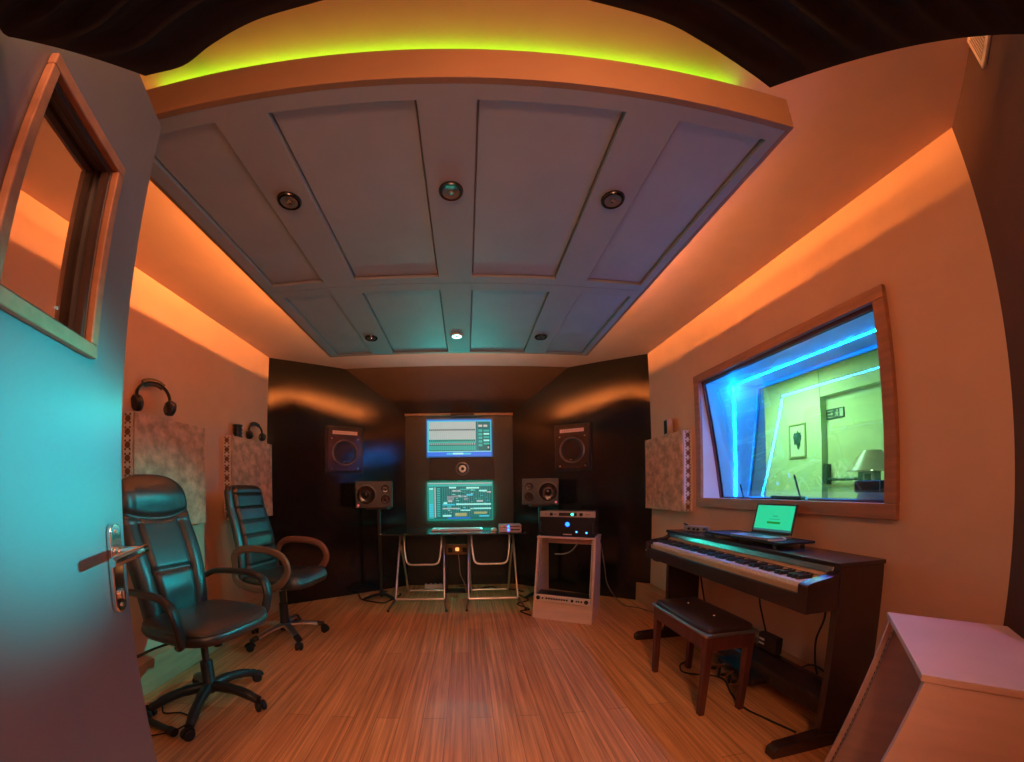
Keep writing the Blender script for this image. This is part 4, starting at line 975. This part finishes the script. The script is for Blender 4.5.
t = thing('framed_picture', 'pale framed picture with a dark green blot on the booth wall', 'picture', (BX, 3.81, 1.83))
b = MB()
for y0, y1, z0, z1 in ((-.13, .13, -.22, -.20), (-.13, .13, .20, .22), (-.13, -.11, -.20, .20), (.11, .13, -.20, .20)): b.box(-.022, 0, y0, y1, z0, z1)
b.build('frame', mat('olive_frame', (.34, .36, .16), .5), t, bevel=.002)
b = MB(); b.box(-.010, -.002, -.11, .11, -.20, .20); b.build('mount', mat('pale_green_paper', (.66, .74, .50), .8), t)
b = MB(); rr = random.Random(3)
pts = []
for k in range(26):
    a = 2*PI*k/26; r = .055+.028*rr.random(); pts.append((.004+r*.95*math.cos(a), .03+r*1.35*math.sin(a)))
b.prism(pts, -.0118, -.010, 'x'); b.prism([(-.05, -.06), (-.01, -.03), (.01, -.09), (-.02, -.13), (-.03, -.09)], -.0118, -.010, 'x')
b.build('dark_shape', mat('dark_green_ink', (.03, .10, .07), .7), t)
t = thing('exit_sign', 'dark rectangular exit sign with arrow and running figure on the booth wall', 'sign', (BX+.10, 3.345, 2.105))
b = MB(); b.box(-.012, 0, -.115, .115, -.062, .062); b.build('plate', mat('dark_green_sign', (.02, .06, .04), .5), t, bevel=.002)
b = MB(); s_ = -.0135
def q(pts): b.prism(pts, s_, -.012, 'x')
# seen from -x the picture's left is +y
q([(.100, .042), (.020, .042), (.020, .034), (.100, .034)]); q([(.100, -.034), (.020, -.034), (.020, -.042), (.100, -.042)])
q([(.098, .006), (.050, .006), (.050, .024), (.022, 0), (.050, -.024), (.050, -.006), (.098, -.006)])
q([(-.060, -.045), (-.105, -.045), (-.105, .048), (-.060, .048)])
q([(.006, .006), (-.022, .018), (-.026, .008), (.0, -.006)]); q([(-.020, .018), (-.040, .012), (-.034, -.012), (-.046, -.040), (-.036, -.043), (-.022, -.016), (-.016, -.006)]); q([(-.026, -.012), (-.004, -.020), (.008, -.040), (.0, -.044), (-.010, -.030), (-.030, -.022)]); q([(-.036, .014), (-.054, .0), (-.048, -.006), (-.034, .004)])
b.cyl((s_, -.030, .034), (-.012, -.030, .034), .010, seg=16)
b.build('pictogram', mat('pale_green_print', (.42, .50, .36), .6), t)
t = thing('table_lamp', 'cream cone shaded table lamp inside the booth behind the dark red case', 'lamp', (3.95, 2.63, 0))
zb = 1.18
b = MB(); b.lathe([(.225, .20), (.085, .40), (.082, .40), (.222, .20)], (0, 0, zb), seg=40); b.build('lamp_shade', emit('lit_cream_shade', (.80, .70, .28), .22), t)
b = MB(); b.box(-.06, .06, -.07, .07, zb-.10, zb-.07); b.box(-.05, .05, -.06, -.035, zb-.07, zb+.19); b.box(-.05, .05, .035, .06, zb-.07, zb+.19); b.box(-.05, .05, -.06, .06, zb+.17, zb+.20); b.build('base', mat('grey_blue_base', (.30, .34, .34), .5), t, bevel=.006)
b = MB(); b.cyl((0, 0, zb+.20), (0, 0, zb+.33), .008, seg=10); b.ell((0, 0, zb+.30), (.03, .03, .04)); b.build('bulb', emit('warm_bulb', (1, .85, .45), 6), t)
t = thing('booth_table', 'pale table under the lamp inside the booth', 'table', (3.95, 2.75, 0))
b = MB(); b.box(-.30, .25, -.55, .42, 1.04, 1.08); b.build('table_top', mat('pale_blue_top', (.55, .66, .68), .5), t, bevel=.004)
for x in (-.26, .21):
    for y in (-.51, .38):
        b = MB(); b.box(x-.02, x+.02, y-.02, y+.02, 0, 1.04); b.build('leg', SILVER, t)

# ================================================================== LIGHT
def lamp(kind, name, loc, col, power, target=None, **k):
    l = bpy.data.lights.new(name, kind); l.color = col; l.energy = power
    for a, v in k.items(): setattr(l, a, v)
    o = bpy.data.objects.new(name, l); COL.objects.link(o); o.location = loc
    if target is not None: o.rotation_euler = (Vector(target)-Vector(loc)).to_track_quat('-Z', 'Y').to_euler()
    return o
# ceiling lamp of the booth
lamp('AREA', 'booth_ceiling_lamp', (3.55, 3.65, ZC-.02), (.72, 1.0, .52), BOOTH, (3.55, 3.65, 0), size=.6, shape='DISK')
# added unseen teal spots: one lights the open door, one the chairs
lamp('SPOT', 'booth_teal_spot', (3.02, 2.02, 1.50), (.0, .92, .92), TEAL, (-.64, .45, 1.26), spot_size=math.radians(8.6), spot_blend=1.0, shadow_soft_size=.10)
lamp('SPOT', 'booth_chair_spot', (2.15, 2.50, 1.98), (.02, .95, .90), TEAL2, (-1.55, 2.00, .80), spot_size=math.radians(26), spot_blend=.8, shadow_soft_size=.01)
lamp('SPOT', 'booth_violet_spot', (3.05, 2.0, .93), (.22, .30, 1.0), VIOLET, (.70, 1.75, 2.38), spot_size=math.radians(60), spot_blend=1.0, shadow_soft_size=.12)  # added violet fill for the underside of the ceiling panel
lamp('SPOT', 'booth_pink_spot', (2.20, 1.75, 2.02), (.95, .22, .75), PINK, (1.35, .62, .77), spot_size=math.radians(55), spot_blend=1.0, shadow_soft_size=.01)  # added pink fill, tints the top of the near rack
lamp('SPOT', 'reveal_violet_spot', (1.985, 1.25, 1.20), (.40, .42, 1.0), VIOLET2, (1.885, 2.79, 1.36), spot_size=math.radians(40), spot_blend=.8, shadow_soft_size=.01)  # added violet fill aimed at the right felt panel's side board
# added warm fills, unseen: one behind the open doorway, one over the entrance
lamp('AREA', 'corridor_lamp', (.10, -1.0, 1.95), (1.0, .46, .26), CORR, (.25, 2.0, .8), size=.8)
lamp('AREA', 'entrance_lamp', (.40, -.10, 2.52), (1.0, .40, .18), ENTR, (.5, 2.4, 0), size=.25)

wd = bpy.data.worlds.new('dim_world'); scene.world = wd; wd.use_nodes = True
wd.node_tree.nodes['Background'].inputs[0].default_value = (.02, .015, .012, 1); wd.node_tree.nodes['Background'].inputs[1].default_value = 1.0

def make_camera():
    from mathutils import Matrix
    cx,cy,f,k3,k4=476.9872755257219,502.3442107964986,350.0,-0.1827456178537286,0.054230682426924436
    cd=bpy.data.cameras.new('camera'); cam=bpy.data.objects.new('camera',cd); bpy.context.scene.collection.objects.link(cam)
    R=[[0.9994691429348163, 0.029973705316077806, 0.012767509967446963], [-0.030351877023857755, 0.9990727687403888, 0.030534674102443524], [-0.01184043420962863, -0.030905982447395983, 0.9994521621201731]]
    M=Matrix([[R[i][0],R[i][2],-R[i][1],(0,0,1.2)[i]] for i in range(3)]+[[0,0,0,1]])
    cam.matrix_world=M
    cd.type='PANO'; cd.sensor_fit='HORIZONTAL'; cd.sensor_width=10.24; cd.sensor_height=7.62; cd.clip_start=.01
    c=cd; c.panorama_type='FISHEYE_LENS_POLYNOMIAL'; c.fisheye_fov=math.radians(300)
    s=100.0/f
    c.fisheye_polynomial_k0=0; c.fisheye_polynomial_k1=-s; c.fisheye_polynomial_k2=0; c.fisheye_polynomial_k3=-k3*s**3; c.fisheye_polynomial_k4=-k4*s**4
    cd.shift_x=(512-cx)/1024; cd.shift_y=(cy-381)/762
    bpy.context.scene.camera=cam
    return cam

make_camera()
vs_ = scene.view_settings; vs_.view_transform = 'Standard'; vs_.look = 'None'; vs_.exposure = EXPO; vs_.gamma = 1.0; vs_.use_curve_mapping = False
try:
    scene.cycles.use_denoising = True; scene.cycles.denoiser = 'OPENIMAGEDENOISE'
    scene.cycles.max_bounces = 10; scene.cycles.diffuse_bounces = 5; scene.cycles.glossy_bounces = 5; scene.cycles.transparent_max_bounces = 16
    scene.cycles.sample_clamp_indirect = 6; scene.cycles.caustics_reflective = False; scene.cycles.caustics_refractive = False
except Exception: pass
